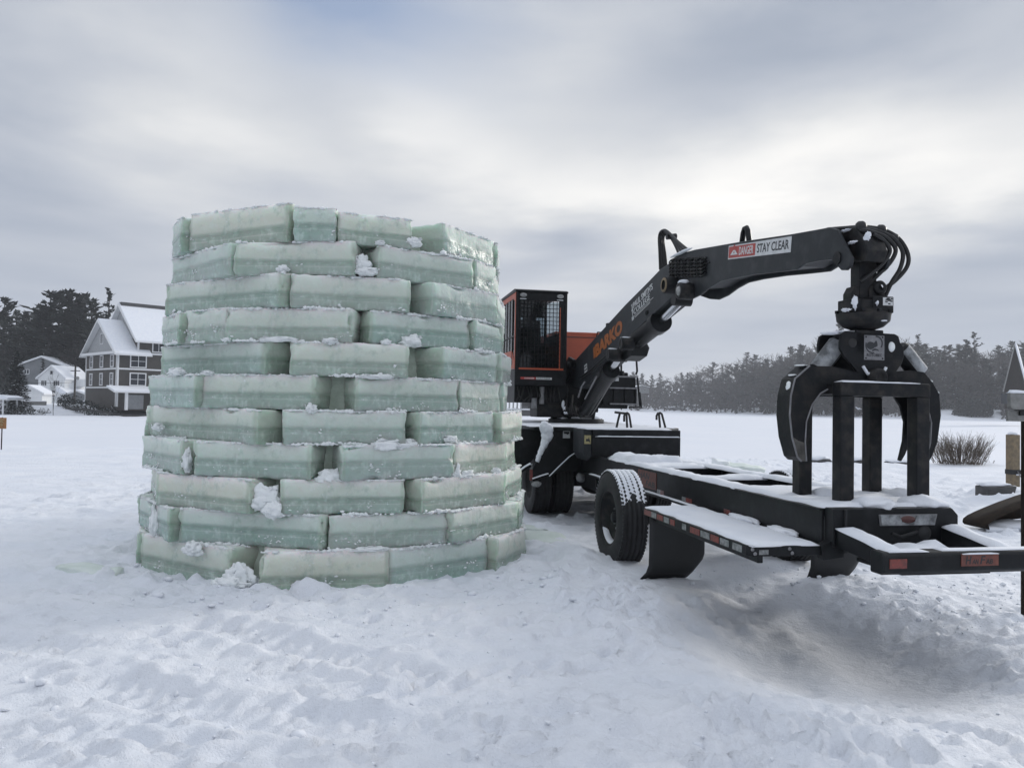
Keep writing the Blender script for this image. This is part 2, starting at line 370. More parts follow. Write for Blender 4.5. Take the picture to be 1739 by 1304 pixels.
SHORE = np.array([(-620, 40), (-130, 80), (-70, 90), (-47, 101), (-32, 130), (-8, 250), (40, 400), (92, 431), (115, 318), (134, 259), (172, 262), (620, 250)], float)
LAKE_Z = -.6
def shore_d(x, y):
    """signed distance to the far shoreline, positive inland"""
    best = np.full(np.shape(x), 1e9); sgn = np.ones(np.shape(x))
    for (x0, y0), (x1, y1) in zip(SHORE[:-1], SHORE[1:]):
        dx, dy = x1 - x0, y1 - y0; L = dx * dx + dy * dy
        t = np.clip(((x - x0) * dx + (y - y0) * dy) / L, 0, 1); d = np.hypot(x - x0 - t * dx, y - y0 - t * dy)
        c = dx * (y - y0) - dy * (x - x0); m = d < best - 1e-9
        sgn = np.where(m, np.where(c >= 0, 1.0, -1.0), sgn); best = np.where(m, d, best)
    return best * sgn
TA = Vector((.190, -.982, 0)).normalized(); TL = Vector((-TA.y, TA.x, 0)); W0 = at(1030, 880, 8.45); W0.z = 0
TC = Vector((-1.955, 9.11, 0))
def trw(u, v, z=0.0): return W0 + TA * u + TL * v + Vector((0, 0, z))
_prints = []
pr = random.Random(3)
for i in range(230):
    px, py = pr.uniform(-60, 1800), pr.uniform(1000, 1330) ** 1.0
    p = at_z(px, py, 0); _prints.append((p.x, p.y, pr.uniform(.05, .13), pr.uniform(.03, .07), pr.uniform(0, 3.14), pr.uniform(.016, .045)))
for i in range(520):
    p = at_z(pr.uniform(-60, 1800), 985 + 340 * pr.random() ** 1.25, 0); _prints.append((p.x, p.y, pr.uniform(.025, .06), pr.uniform(.02, .045), pr.uniform(0, 3.14), pr.uniform(.012, .03)))
for i in range(120):
    p = at_z(pr.uniform(-60, 900), pr.uniform(830, 1010), 0); _prints.append((p.x, p.y, pr.uniform(.08, .2), pr.uniform(.05, .12), pr.uniform(0, 3.14), pr.uniform(.02, .05)))
for (a, b, n) in [((700, 1030), (1120, 1090), 9), ((620, 1180), (1190, 1090), 12), ((250, 1090), (560, 1010), 8), ((880, 1300), (1030, 1100), 6), ((1180, 1200), (1560, 1290), 9)]:
    for k in range(n):
        t = k / (n - 1); p = at_z(a[0] + (b[0] - a[0]) * t, a[1] + (b[1] - a[1]) * t + (8 if k % 2 else -8), 0)
        _prints.append((p.x, p.y, .14, .055, math.atan2(b[1] - a[1], b[0] - a[0]) + 1.2, .05))
def near_relief(x, y):
    z = .05 * fbm(x * .35, y * .35, 3) + .055 * fbm(x * 1.3 + 5, y * 1.3, 4, .55)
    rough = (.026 + .022 * perlin(x * .6 + 9, y * .6)) * fbm(x * 5.0, y * 5.0, 4, .62)
    z = z + rough
    lum = fbm(x * 3.1 + 40, y * 3.1, 4, .6)                       # clods
    clod = np.clip(lum - .26, 0, .5)
    far = sstep(9.5, 12, y) * (1 - sstep(25, 30, y))
    z = z + clod * (.08 + .14 * far) + far * .06 * fbm(x * .9, y * 1.6, 4, .6)
    # foot prints and dents
    for (cx, cy, a, b, th, dp) in _prints:
        m = (np.abs(x - cx) < .5) & (np.abs(y - cy) < .5)
        if not m.any(): continue
        dx, dy = x[m] - cx, y[m] - cy; c, s = math.cos(th), math.sin(th)
        q = ((dx * c + dy * s) / a) ** 2 + ((dy * c - dx * s) / b) ** 2
        z[m] += -dp * np.exp(-q ** 1.5) + dp * .45 * np.exp(-((np.sqrt(q) - 1.45) / .35) ** 2)
    # lugged tyre tracks across the foreground
    for (p0, p1, w) in [((150, 1150), (700, 1238), .20), ((380, 1062), (760, 1150), .17), ((-60, 1068), (180, 1110), .17), ((1050, 1270), (1480, 1190), .2)]:
        a = at_z(*p0, 0); b = at_z(*p1, 0); d = (b - a); L = d.length; d /= L
        s = (x - a.x) * d.x + (y - a.y) * d.y; t = -(x - a.x) * d.y + (y - a.y) * d.x + .05 * np.sin(s * 1.3)
        e = sstep(-.1, .25, s) * (1 - sstep(L - .4, L + .1, s)) * (.45 + .9 * np.clip(fbm(x * 1.1, y * 1.1 + 30, 3) + .4, 0, 1))
        ins = np.exp(-(t / w) ** 4); lug = np.sin(s * 2 * math.pi / .13 + np.abs(t) * 16 + 1.5 * perlin(x * 2.2, y * 2.2))
        z = z + e * (-.045 * ins + .021 * ins * lug + .03 * np.exp(-((np.abs(t) - w * 1.25) / .05) ** 2))
    # snow banked against the foot of the tower
    r = np.hypot(x - TC.x, y - TC.y)
    z = z + (.0 + .11 * fbm(x * 2.5, y * 2.5, 4, .6)) * np.exp(-((r - 2.16) / .22) ** 2) + .05 * np.exp(-((r - 2.5) / .5) ** 2) * fbm(x * 3.3, y * 3.3, 3, .6) * 2
    # trailer coordinates: scraped hollow behind the mud flaps, ridges beside it
    u = (x - W0.x) * TA.x + (y - W0.y) * TA.y; v = (x - W0.x) * TL.x + (y - W0.y) * TL.y
    hol = np.exp(-(((u - 2.75) / 1.3) ** 2 + ((v - .8) / 1.1) ** 2) ** 2)
    z = z * (1 - .8 * hol) - .24 * hol
    z = z + .055 * np.exp(-((v - .9 + .25 * (u - 2)) / .22) ** 2) * sstep(1.2, 2.0, u) * (1 - sstep(3.2, 4.0, u)) * (1 + .6 * fbm(x * 4, y * 4, 3))
    z = z + (.16 + .15 * fbm(x * 3, y * 3, 4, .6)) * np.exp(-(((u - 1.9) / .55) ** 2 + ((v - .25) / .5) ** 2))           # mound under the side deck
    z = z + (.05 + .09 * np.clip(fbm(x * 6.5, y * 6.5 + 11, 5, .66), -.1, 1)) * np.exp(-(((u - 2.7) / 1.5) ** 2 + ((v - 1.95) / .6) ** 2) ** 2)   # clods right of the hollow
    z = z + (.04 + .20 * np.clip(fbm(x * 5.6, y * 5.6 + 71, 5, .66), 0, 1)) * np.exp(-(((u - 1.7) / 1.2) ** 2 + ((v + .55) / .45) ** 2) ** 2)   # broken ridge left of the hollow
    z = z + .10 * np.exp(-(((u + .1) / .5) ** 2 + ((v + .25) / .3) ** 2)) * (1 + fbm(x * 4, y * 4, 3))
    z = z - .05 * np.exp(-(((u + 4.5) / 2) ** 2 + ((v - 1.1) / 1.3) ** 2) ** 2)
    # drift round the posts on the right
    z = z + .30 * np.exp(-(((x - 9.6) / .9) ** 2 + ((y - 14.3) / 1.2) ** 2)) + .06 * np.exp(-(((x - 8.2) / .8) ** 2 + ((y - 14.2) / 1.) ** 2))
    return z
def ground_z(x, y):
    x = np.asarray(x, float); y = np.asarray(y, float)
    crest = 26 + 1.2 * perlin(x * .11, x * 0 + 3.3)
    z = np.zeros(np.broadcast(x, y).shape)
    nearm = y < 34
    if nearm.any(): z[nearm] = near_relief(x[nearm], y[nearm])
    z = z * (1 - sstep(crest - 1, crest + 5, y)) - 1.1 * sstep(crest, crest + 6, y)
    d = shore_d(x, y)
    land = sstep(-3, 9, d)
    hill = -.55 + 1.15 * sstep(0, 10, d) + np.where(x > 20, .115 * np.clip(d - 6, 0, 130), .10 * np.clip(d - 48, 0, 160)) + 1.5 * fbm(x * .02, y * .02, 3) * sstep(30, 80, d)
    return np.where(y > 34, z * (1 - land) + hill * land, z)
def gz(x, y): return float(ground_z(np.array([x]), np.array([y]))[0])

def grow(a, b, s0, k):
    out = [a]; s = s0
    while out[-1] < b: out.append(out[-1] + s); s *= k
    return np.array(out)
xr = np.arange(-7.2, 9.6, .038)
xs = np.concatenate([-grow(7.2, 640, .06, 1.075)[::-1][:-1], xr, grow(xr[-1], 640, .06, 1.075)[1:]])
yr = np.arange(2.4, 10.0, .034)
ym = grow(yr[-1], 30, .036, 1.012)
ys = np.concatenate([-grow(-2.4, 30, .05, 1.12)[::-1][:-1], yr, ym[1:], grow(ym[-1], 640, .3, 1.045)[1:]])
XX, YY = np.meshgrid(xs, ys); ZZ = ground_z(XX, YY)
def grid_mesh(name, XX, YY, ZZ):
    ny, nx = XX.shape; me = bpy.data.meshes.new(name)
    co = np.stack([XX, YY, ZZ], -1).reshape(-1, 3).astype(np.float32)
    i = np.arange(ny * nx).reshape(ny, nx); q = np.stack([i[:-1, :-1], i[:-1, 1:], i[1:, 1:], i[1:, :-1]], -1).reshape(-1)
    nf = len(q) // 4
    me.vertices.add(len(co)); me.vertices.foreach_set('co', co.ravel()); me.loops.add(len(q)); me.loops.foreach_set('vertex_index', q.astype(np.int32))
    me.polygons.add(nf); me.polygons.foreach_set('loop_start', np.arange(0, nf * 4, 4, dtype=np.int32))
    me.polygons.foreach_set('use_smooth', np.ones(nf, bool)); me.update(); me.validate()
    return me
def ground_mat():
    m = bpy.data.materials.new('trodden_snow'); m.use_nodes = True; t = m.node_tree; b = t.nodes['Principled BSDF']
    ge = t.nodes.new('ShaderNodeNewGeometry')
    n1 = nd(t, 'ShaderNodeTexNoise', ins={'Scale': .9, 'Detail': 6.0, 'Roughness': .6}); t.links.new(ge.outputs['Position'], n1.inputs[0])
    n2 = nd(t, 'ShaderNodeTexNoise', ins={'Scale': 14.0, 'Detail': 8.0, 'Roughness': .68}); t.links.new(ge.outputs['Position'], n2.inputs[0])
    c = mixc(t, ramp(t, n1.outputs[0], [(.35, 0), (.7, 1)]), (.79, .81, .855), (.72, .755, .82))
    # scraped, packed snow behind the trailer and ground under it, mixed darker grey
    at_ = nd(t, 'ShaderNodeAttribute', attribute_name='grey_mask'); f = mth(t, 'MULTIPLY', at_.outputs['Fac'], ramp(t, n2.outputs[0], [(.25, .75), (.7, 1.0)]))
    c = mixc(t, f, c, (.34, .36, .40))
    t.links.new(c, b.inputs['Base Color']); b.inputs['Roughness'].default_value = .7; b.inputs['Specular IOR Level'].default_value = .25
    bp = nd(t, 'ShaderNodeBump', ins={'Strength': .8, 'Distance': .03}); n3 = nd(t, 'ShaderNodeTexNoise', ins={'Scale': 70.0, 'Detail': 3.0}); t.links.new(ge.outputs['Position'], n3.inputs[0]); t.links.new(mth(t, 'ADD', n2.outputs[0], mth(t, 'MULTIPLY', n3.outputs[0], .22)), bp.inputs['Height']); t.links.new(bp.outputs[0], b.inputs['Normal'])
    return m
gme = grid_mesh('ground', XX, YY, ZZ)
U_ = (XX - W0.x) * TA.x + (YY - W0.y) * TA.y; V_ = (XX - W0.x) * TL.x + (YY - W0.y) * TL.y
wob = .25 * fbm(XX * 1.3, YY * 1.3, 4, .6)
grey_mask = .46 * np.exp(-(((U_ - 2.85) / 1.2 + wob) ** 2 + ((V_ - .75) / 1.0 + wob) ** 2) ** 2) + .85 * np.exp(-(((U_ + 3.6) / 3.0) ** 2 + ((V_ - 1.1) / 1.15 + wob) ** 2) ** 3)  # how far the ground colour goes to the darker grey
grey_mask = np.where((YY > 1) & (YY < 30), np.clip(grey_mask, 0, 1), 0)
att = gme.attributes.new('grey_mask', 'FLOAT', 'POINT'); att.data.foreach_set('value', grey_mask.reshape(-1).astype(np.float32))
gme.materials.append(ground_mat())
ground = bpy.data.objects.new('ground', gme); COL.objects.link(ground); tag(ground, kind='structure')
# frozen lake: wind-smoothed snow on the ice
lx = np.linspace(-630, 630, 190); ly = grow(27, 480, 1.2, 1.05); LX, LY = np.meshgrid(lx, ly)
lme = grid_mesh('frozen_lake', LX, LY, LAKE_Z + .012 * fbm(LX * .12, LY * .12, 3) + 0 * LX)
lake_m = mk('lake_snow', (.73, .75, .80), (.69, .72, .78), .08, .7, bump=.15, bscale=1.5)
lme.materials.append(lake_m)
lake = bpy.data.objects.new('frozen_lake', lme); COL.objects.link(lake); tag(lake, kind='structure')


# ------------------------------------------------------------------ ice tower
TOP_Z, NC = 3.46, 11
CH = TOP_Z / NC
def course_r(c): return 2.17 - (2.17 - 1.83) * (c - 1) / 10.0
# where each visible block of a course begins and ends, as measured bearings (photo columns), bottom course first
COURSES = {
 1: [(243, 392), (446, 666), (667, 838), (840, 893)], 2: [(303, 555), (568, 768), (769, 880)], 3: [(270, 432), (479, 692), (715, 858)],
 4: [(226, 318), (332, 530), (583, 772), (774, 868)], 5: [(258, 447), (479, 691), (712, 841)], 6: [(257, 335), (336, 536), (603, 784), (786, 855)],
 7: [(258, 440), (491, 694), (745, 841)], 8: [(252, 304), (306, 378), (379, 597), (630, 801), (804, 852)], 9: [(285, 480), (489, 695), (728, 838)],
 10: [(275, 391), (393, 598), (640, 801), (804, 838)], 11: [(289, 308), (310, 483), (489, 563), (566, 694), (748, 838)]}
tower = empty('ice_tower', (TC.x, TC.y, 0))
tag(tower, 'round roofless tower of stacked translucent green ice blocks standing on trodden snow', 'ice tower')
def bearing_angle(px, c):
    """angle on the course's circle that is seen at this photo column"""
    r = ray(px, 650); d = Vector((r.x, r.y)).normalized(); o = Vector((-TC.x, -TC.y)); Rr = course_r(c)
    b = o.dot(d); disc = b * b - (o.dot(o) - Rr * Rr)
    t = -b - math.sqrt(max(disc, 0)); p = o + d * t
    return math.atan2(p.y, p.x)
def ice_block(c, a0, a1, k, depth=.55):
    Rr = course_r(c); p0 = Vector((math.cos(a0), math.sin(a0))) * Rr; p1 = Vector((math.cos(a1), math.sin(a1))) * Rr
    mid = (p0 + p1) / 2; L = (p1 - p0).length; tx = (p1 - p0).normalized(); nout = Vector((tx.y, -tx.x))
    if nout.dot(mid) < 0: nout = -nout
    rr = random.Random(c * 100 + k); off = rr.uniform(-.045, .05) + (.05 if c == 4 and k == 0 else 0); tilt = rr.uniform(-.012, .012)
    h = CH + rr.uniform(-.004, .008); z0 = (c - 1) * CH + (-.06 if c == 1 else 0)
    if c == 1: h += .06
    if c == 11: h += {0: .045, 1: .06, 2: .0, 3: -.025}.get(k, .0)
    nx, ny, nz_ = max(8, int(L / .024)), 9, 14
    idx = {}; vs = []; fs = []
    def vid(i, j, q):
        if (i, j, q) in idx: return idx[(i, j, q)]
        fy = 1 - (1 - j / ny) ** 1.7                                # finer towards the outer face
        x = (i / nx - .5) * L; y = (fy - .5) * depth; z = (q / nz_) * h
        s = Vector((c * 11.7 + k * 5.3, k * 3.9, c * 2.2)); q3 = Vector((x, y, z))
        # distance to the two nearest faces: chips and crumbles along the sawn edges only
        ds = sorted((L / 2 - abs(x), depth / 2 - abs(y), min(z, h - z)))
        e = math.hypot(max(ds[0], 0), max(ds[1], 0)); edge = math.exp(-(e / .026) ** 1.5)
        big = max(0, mnoise.noise(q3 * 4.3 + s) - .16) * .10 + max(0, mnoise.noise(q3 * 13.0 + s)) * .026 + .002
        top = 1.0 if z > h * .5 else .55
        inw = Vector((-x / (L / 2) if L / 2 - abs(x) < .06 else 0, -y / (depth / 2) if depth / 2 - abs(y) < .06 else 0, (-1 if z > h / 2 else 1) * .8 if min(z, h - z) < .06 else 0))
        ch = inw * big * edge * top
        # broken pieces out of the ends
        eb = max(0, abs(x) / (L / 2) - .84) * .26 * max(0, mnoise.noise(Vector((z * 7, y * 5, k * 2.2 + c + (3 if x > 0 else 0)))) - .02)
        ch.x -= eb * (1 if x > 0 else -1) * .8; ch.y -= eb * .5 * (1 if y > 0 else 0)
        n1 = mnoise.noise_vector(q3 * 2.1 + s) * .012 + mnoise.noise_vector(q3 * 9.0 + s) * .006 + mnoise.noise_vector(q3 * 27 + s) * .0045
        lay = mnoise.noise(Vector((x * 1.5, c * 2.1, k * 3.3 + 7))) * .010 * (1 if z > h * .52 else -1)
        w = Vector((x, y + (lay if y > 0 else 0), z + tilt * x)) + Vector((n1.x, n1.y, n1.z * .45)) + ch
        idx[(i, j, q)] = len(vs); vs.append(w); return idx[(i, j, q)]
    for i in range(nx):
        for j in range(ny):
            for q in (0, nz_): fs.append((vid(i, j, q), vid(i + 1, j, q), vid(i + 1, j + 1, q), vid(i, j + 1, q)))
        for q in range(nz_):
            for j in (0, ny): fs.append((vid(i, j, q), vid(i + 1, j, q), vid(i + 1, j, q + 1), vid(i, j, q + 1)))
    for j in range(ny):
        for q in range(nz_):
            for i in (0, nx): fs.append((vid(i, j, q), vid(i, j + 1, q), vid(i, j + 1, q + 1), vid(i, j, q + 1)))
    mb = MB(); mb.add(vs, fs, 0, True)
    b = mb.build('ice_block', ice_m, tower)
    ctr = mid + nout * (off - depth / 2)
    b.location = (ctr.x, ctr.y, z0); b.rotation_euler = (0, 0, math.atan2(nout.y, nout.x) - math.pi / 2 + R(rr.uniform(-2.2, 2.2)))
    # snow that stuck to the block: along its upper lip and in crumbs on the face
    sn = MB(); x = -L / 2 + .02; seed = c * 50 + k
    while x < L / 2 - .02:
        w = rr.uniform(.012, .042)
        if mnoise.noise(Vector((x * 1.9, c * 3.7, k * 1.3))) > -.30:
            hgt = rr.uniform(.008, .026) * (1.5 if rr.random() < .12 else 1)
            sn.lump((x, depth / 2 - .012 - rr.uniform(0, .03), h + tilt * x - .006), (w * .9, rr.uniform(.014, .03), hgt * .62), seed + x, .8, 1 if w < .03 else 2)
        x += w * .7
    for q in range(rr.randint(1, 4)):                              # crumbs frozen on the face, in little drifts
        xx = rr.uniform(-L / 2, L / 2); zz = rr.uniform(.0, h * .42)
        for g in range(rr.randint(3, 9)):
            s = rr.uniform(.003, .010); sn.lump((xx + rr.gauss(0, .05), depth / 2 - .001, max(0, zz + rr.gauss(0, .018))), (s * rr.uniform(1, 2.6), s * .5, s * rr.uniform(.7, 1.2)), seed + q * 9 + g, .9, 1)
    if rr.random() < .62:                                          # powder caught on the ledge under the face
        x0 = rr.uniform(-L / 2, L / 4); n = rr.randint(14, 46)
        for q in range(n):
            s = rr.uniform(.005, .017) * (1.6 if rr.random() < .1 else 1); sn.lump((min(x0 + q * .014, L / 2), depth / 2 + rr.uniform(.0, .016), rr.uniform(.0, .026) * mnoise.noise(Vector((q * .3, c, k))) ** 2 * 4 + s * .4), (s * 1.5, s * .9, s), seed + q * 3, .85, 1)
    if sn.v: tag(sn.build('snow_crust', snowclump_m, b), kind='stuff')
    return b
for c, ext in COURSES.items():
    an = [(bearing_angle(a, c), bearing_angle(b, c)) for a, b in ext]
    for k, (a0, a1) in enumerate(an): ice_block(c, a0, a1, k)
    first, last = an[0][0], an[-1][1]
    span = (first - last) % (2 * math.pi); n = max(1, round(span * course_r(c) / 1.24))
    for i in range(n):
        g = .035; a0 = last + span * i / n + g; a1 = last + span * (i + 1) / n - g
        m = (a0 + a1) / 2; nrm = Vector((math.cos(m), math.sin(m)))
        if nrm.dot((-Vector((TC.x, TC.y))).normalized()) > -.62: ice_block(c, a0, a1, 20 + i)
# frozen slush packed between and behind the blocks
sl_ = MB(); na, nzz = 96, 80; vs = []; fs = []
for q in range(nzz + 1):
    z = -.05 + (TOP_Z - .16) * q / nzz; c = min(11, max(1, z / CH + 1)); Rr = course_r(c) - .285
    for i in range(na):
        a = 2 * math.pi * i / na; r = Rr + .035 * mnoise.noise(Vector((math.cos(a) * 5, math.sin(a) * 5, z * 4))) + .025 * mnoise.noise(Vector((math.cos(a) * 14, math.sin(a) * 14, z * 12)))
        vs.append((r * math.cos(a), r * math.sin(a), z))
    for i in range(na): vs.append(((Rr - .20) * math.cos(2 * math.pi * i / na), (Rr - .20) * math.sin(2 * math.pi * i / na), z))
N2 = 2 * na
for q in range(nzz):
    for i in range(na):
        j = (i + 1) % na
        fs.append((q * N2 + i, q * N2 + j, (q + 1) * N2 + j, (q + 1) * N2 + i)); fs.append((q * N2 + na + i, (q + 1) * N2 + na + i, (q + 1) * N2 + na + j, q * N2 + na + j))
for i in range(na):
    j = (i + 1) % na; b = nzz * N2
    fs.append((b + i, b + j, b + na + j, b + na + i))
sl_.add(vs, fs, 0, True).build('slush_core', slush_m, tower)
# bigger wads of snow stuffed in the joints (photo column, course height, size)
for k, (px, zc_, w, h, out) in enumerate([(320, 1.10, .05, .15, .03), (452, .80, .17, .16, .0), (470, .70, .10, .10, .02), (415, .12, .16, .16, .03), (400, .04, .2, .10, .08), (612, 2.98, .10, .13, -.03), (620, 2.90, .14, .05, .0),
    (566, .98, .14, .12, -.06), (660, 1.28, .17, .08, .0), (700, 1.27, .16, .07, -.02), (780, 1.02, .07, .12, .0), (800, .97, .10, .06, .0), (475, 2.89, .06, .05, .03), (640, 3.175, .05, .03, .05), (705, 2.27, .12, .08, -.06),
    (530, 1.60, .05, .06, .03), (302, 1.93, .16, .05, .04), (352, 1.91, .06, .03, .04), (470, 2.225, .18, .035, .035), (560, 2.222, .08, .03, .03), (655, 2.23, .05, .04, .02), (640, 1.90, .17, .03, .04), (700, 3.24, .10, .07, -.02),
    (770, 1.32, .08, .05, .01), (270, 1.38, .09, .05, .03), (250, 1.12, .08, .16, -.02), (262, .50, .11, .22, -.02), (330, .30, .12, .09, .0), (846, .98, .06, .05, .03), (640, .34, .16, .03, .03)]):
    c = min(11, max(1, zc_ / CH + 1)); a = bearing_angle(px, c); r = course_r(c) - .03 + out
    m = MB(); rr = random.Random(k + 900)
    for q in range(9):
        m.lump(((rr.random() - .5) * w * 1.5, (rr.random() - .5) * .05, (rr.random() - .6) * h * 1.1), (w * rr.uniform(.06, .18), .02, h * rr.uniform(.06, .18)), k * 3 + q, .95, 2)
    m.lump((0, -.01, -h * .25), (w * .85, .05, h * .72), k + .37, .5, 4); m.lump((w * .4, -.005, -h * .4), (w * .6, .045, h * .42), k + .81, .5, 4)
    o = m.build('snow_wad', snowclump_m, tower); o.location = (r * math.cos(a), r * math.sin(a), zc_); o.rotation_euler = (0, 0, a - math.pi / 2)

# loose ice lying about
def slab(name, px, py, D, size, rz, tilt, label, mat=paleice_m, seed=0, dz=0.0):
    p = at(px, py, D); m = MB(); vs, fs = [], []
    n = 10; rr = random.Random(seed)
    bm = bmesh.new(); bmesh.ops.create_cube(bm, size=1.0); bmesh.ops.subdivide_edges(bm, edges=bm.edges, cuts=7, use_grid_fill=True)
    for v in bm.verts:
        q = Vector((v.co.x * size[0], v.co.y * size[1], v.co.z * size[2]))
        nn = mnoise.noise_vector(q * 3 + Vector((seed * 3.3, 1, 2))) * .05 + mnoise.noise_vector(q * 9 + Vector((seed, 7, 2))) * .018
        vs.append(q * (1 - .10 * (abs(v.co.x) * 2) ** 8 * (abs(v.co.y) * 2) ** 8) + nn)
    fs = [tuple(v.index for v in f.verts) for f in bm.faces]; bm.free()
    m.add(vs, fs, 0, True); o = m.build(name, mat); z = gz(p.x, p.y)
    o.location = (p.x, p.y, z + dz); o.rotation_euler = (tilt, R(6), rz); tag(o, label, 'ice chunk'); return o
slab('ice_chunk', 925, 912, 9.7, (.55, .34, .12), .2, R(12), 'pale flat ice slab in the snow between the tower foot and the trailer wheel', seed=1, dz=.02)
slab('ice_chunk', 905, 904, 10.2, (.34, .3, .16), -.4, R(-10), 'small pale ice lump in the snow close beside the tower foot', seed=2, dz=.03)
slab('ice_chunk', 150, 986, 7.4, (.62, .26, .07), -.15, R(5), 'thin translucent ice sliver lying left of the tower on the snow', seed=3, dz=.0)
0 and slab('ice_chunk', 70, 925, 8.8, (.30, .22, .10), .5, R(9), 'clear broken ice piece at the far left in front of the lake', seed=4, dz=.01)
slab('ice_block', 1222, 793, 20.2, (.34, .5, .42), .1, R(3), 'white upright ice block end beyond the trailer frame', snowclump_m, seed=5, dz=.10)
slab('ice_block', 1262, 797, 20.0, (.95, .5, .36), -.12, R(7), 'pale green ice block lying tilted in the snow beyond the trailer frame', seed=6, dz=.08)
0 and slab('ice_chunk', 545, 1040, 6.35, (.50, .22, .05), -.25, R(3), 'thin frosted ice sheet lying on the snow in front of the tower', seed=8, dz=.0)

# crumbs of snow and ice thrown about on the trodden ground
cr = MB(); rr = random.Random(12)
for i in range(800):
    if i < 350: px, py = rr.uniform(200, 960), 955 + abs(rr.gauss(0, 55))
    elif i < 650: px, py = rr.uniform(1150, 1760), rr.uniform(960, 1080)
    else: px, py = rr.uniform(-20, 1760), rr.uniform(990, 1310)
    p = at_z(px, py, 0)
    if math.hypot(p.x - TC.x, p.y - TC.y) < 2.2: continue
    hu, hv = (p - W0).dot(TA), (p - W0).dot(TL)
    if ((hu - 2.75) / 1.5) ** 2 + ((hv - .7) / 1.2) ** 2 < 1: continue
    s = min(.035, .004 + rr.expovariate(1 / .006)); cr.lump((p.x, p.y, gz(p.x, p.y) + s * .3), (s * rr.uniform(.8, 1.6), s * rr.uniform(.8, 1.5), s * rr.uniform(.6, 1)), i, .8, 1)
tag(cr.build('snow_crumbs', snow_m), kind='stuff')

# ------------------------------------------------------------------ trailer (own axes: x to its rear, y to its right, z up)
TRZ = math.atan2(TA.y, TA.x)
def lray(px, py):
    r = ray(px, py); c = CAM - W0
    return Vector((c.dot(TA), c.dot(TL), c.z)), Vector((r.dot(TA), r.dot(TL), r.z))
def on_v(px, py, v): o, d = lray(px, py); p = o + d * ((v - o.y) / d.y); return (p.x, p.z)
def on_u(px, py, u): o, d = lray(px, py); p = o + d * ((u - o.x) / d.x); return (p.y, p.z)

trailer = empty('loader_trailer', tuple(W0), TRZ)
tag(trailer, 'black flatbed loader trailer with snowy open frame, side deck, mud flaps and wide rear bumper', 'trailer')

def snow_slab(name, parent, x0, x1, y0, y1, z, h, seed=0, ragged=.04, mat=None, res=.05, slope=(0, 0)):
    """a lying blanket of snow with rounded, ragged borders"""
    nx = max(3, min(90, int((x1 - x0) / res))); ny = max(3, min(40, int((y1 - y0) / res))); vs = []; fs = []
    for i in range(nx + 1):
        for j in range(ny + 1):
            a, b = i / nx, j / ny
            x = x0 + (x1 - x0) * a; y = y0 + (y1 - y0) * b
            e = min(a * (x1 - x0), (1 - a) * (x1 - x0), b * (y1 - y0), (1 - b) * (y1 - y0))
            k = min(1, e / max(h * 1.3, .015)); k = math.sqrt(max(0, 1 - (1 - k) ** 2))
            n = .75 + .5 * mnoise.noise(Vector((x * 2.3, y * 2.3, seed * 3.3))) + .35 * mnoise.noise(Vector((x * 8, y * 8, seed)))
            if e < 1e-6:
                x += ragged * (mnoise.noise(Vector((x * 5, y * 5, seed + 4))) - .25) * (1 if a < .5 else -1) * (1 if i in (0, nx) else 0)
                y += ragged * (mnoise.noise(Vector((x * 5, y * 5, seed + 8))) + .15) * (1 if b < .5 else -1) * (1 if j in (0, ny) else 0)
            vs.append((x, y, z + h * k * max(.15, n) + slope[0] * (x - x0) + slope[1] * (y - y0)))
    for i in range(nx):
        for j in range(ny):
            fs.append((i * (ny + 1) + j, (i + 1) * (ny + 1) + j, (i + 1) * (ny + 1) + j + 1, i * (ny + 1) + j + 1))
    n = len(vs); vs2 = [(p[0], p[1], z - .004 + slope[0] * (p[0] - x0) + slope[1] * (p[1] - y0)) for p in vs]
    rim = [i * (ny + 1) for i in range(nx + 1)] + [nx * (ny + 1) + j for j in range(1, ny + 1)] + [i * (ny + 1) + ny for i in range(nx - 1, -1, -1)] + [j for j in range(ny - 1, 0, -1)]
    ring = [vs2[i] for i in rim]; k0 = len(vs); vs += ring
    for a in range(len(rim)):
        b = (a + 1) % len(rim); fs.append((rim[a], rim[b], k0 + b, k0 + a))
    fs.append(tuple(range(k0, k0 + len(rim))))
    m = MB(); m.add(vs, fs, 0, True)
    return m.build(name, mat or snow_m, parent)

FZ, RL, RR_ = .955, .62, 1.66             # frame top, outer faces of the two rails
# two long rails (I-beams)
for yo, s in ((RL, 1), (RR_, -1)):
    m = MB(); y1 = yo + s * .02
    m.box(-7.6, 3.02, min(yo, y1) + .0, max(yo, y1), .70, FZ - .014)
    ya, yb = sorted((yo - s * .045, yo + s * .075)); m.box(-7.6, 3.02, ya, yb, .672, .70); m.box(-7.6, 3.02, ya + (.03 if s > 0 else 0), yb - (0 if s > 0 else .03), FZ - .014, FZ)
    for uu in (-1.9, -.55, .6, 1.75): m.box(uu, uu + .015, min(yo, yo + s * .07), max(yo, yo + s * .07), .70, FZ - .014)
    rail = m.build('frame_rail', dark_m, trailer, .005)
    if yo == RL:
        snow_slab('snow_ledge', rail, -2.6, .95, RL - .05, RL - .002, .7005, .014, 3, .01)
snow_slab('snow_cover', trailer, -1.75, 1.72, RL - .01, RL + .20, FZ, .035, 11, .035)
snow_slab('snow_cover', trailer, -2.35, 1.72, RR_ - .22, RR_ + .02, FZ, .035, 12, .035)
for (u0, u1) in ((-2.4, -2.2), (-1.15, -.75), (.42, .66)):
    MB().box(u0, u1, RL + .025, RR_ - .025, .74, FZ - .02).build('cross_member', dark_m, trailer, .004)
    snow_slab('snow_cover', trailer, u0 - .03, u1 + .03, RL + .16, RR_ - .16, FZ - .02, .045, 20 + u0, .03)
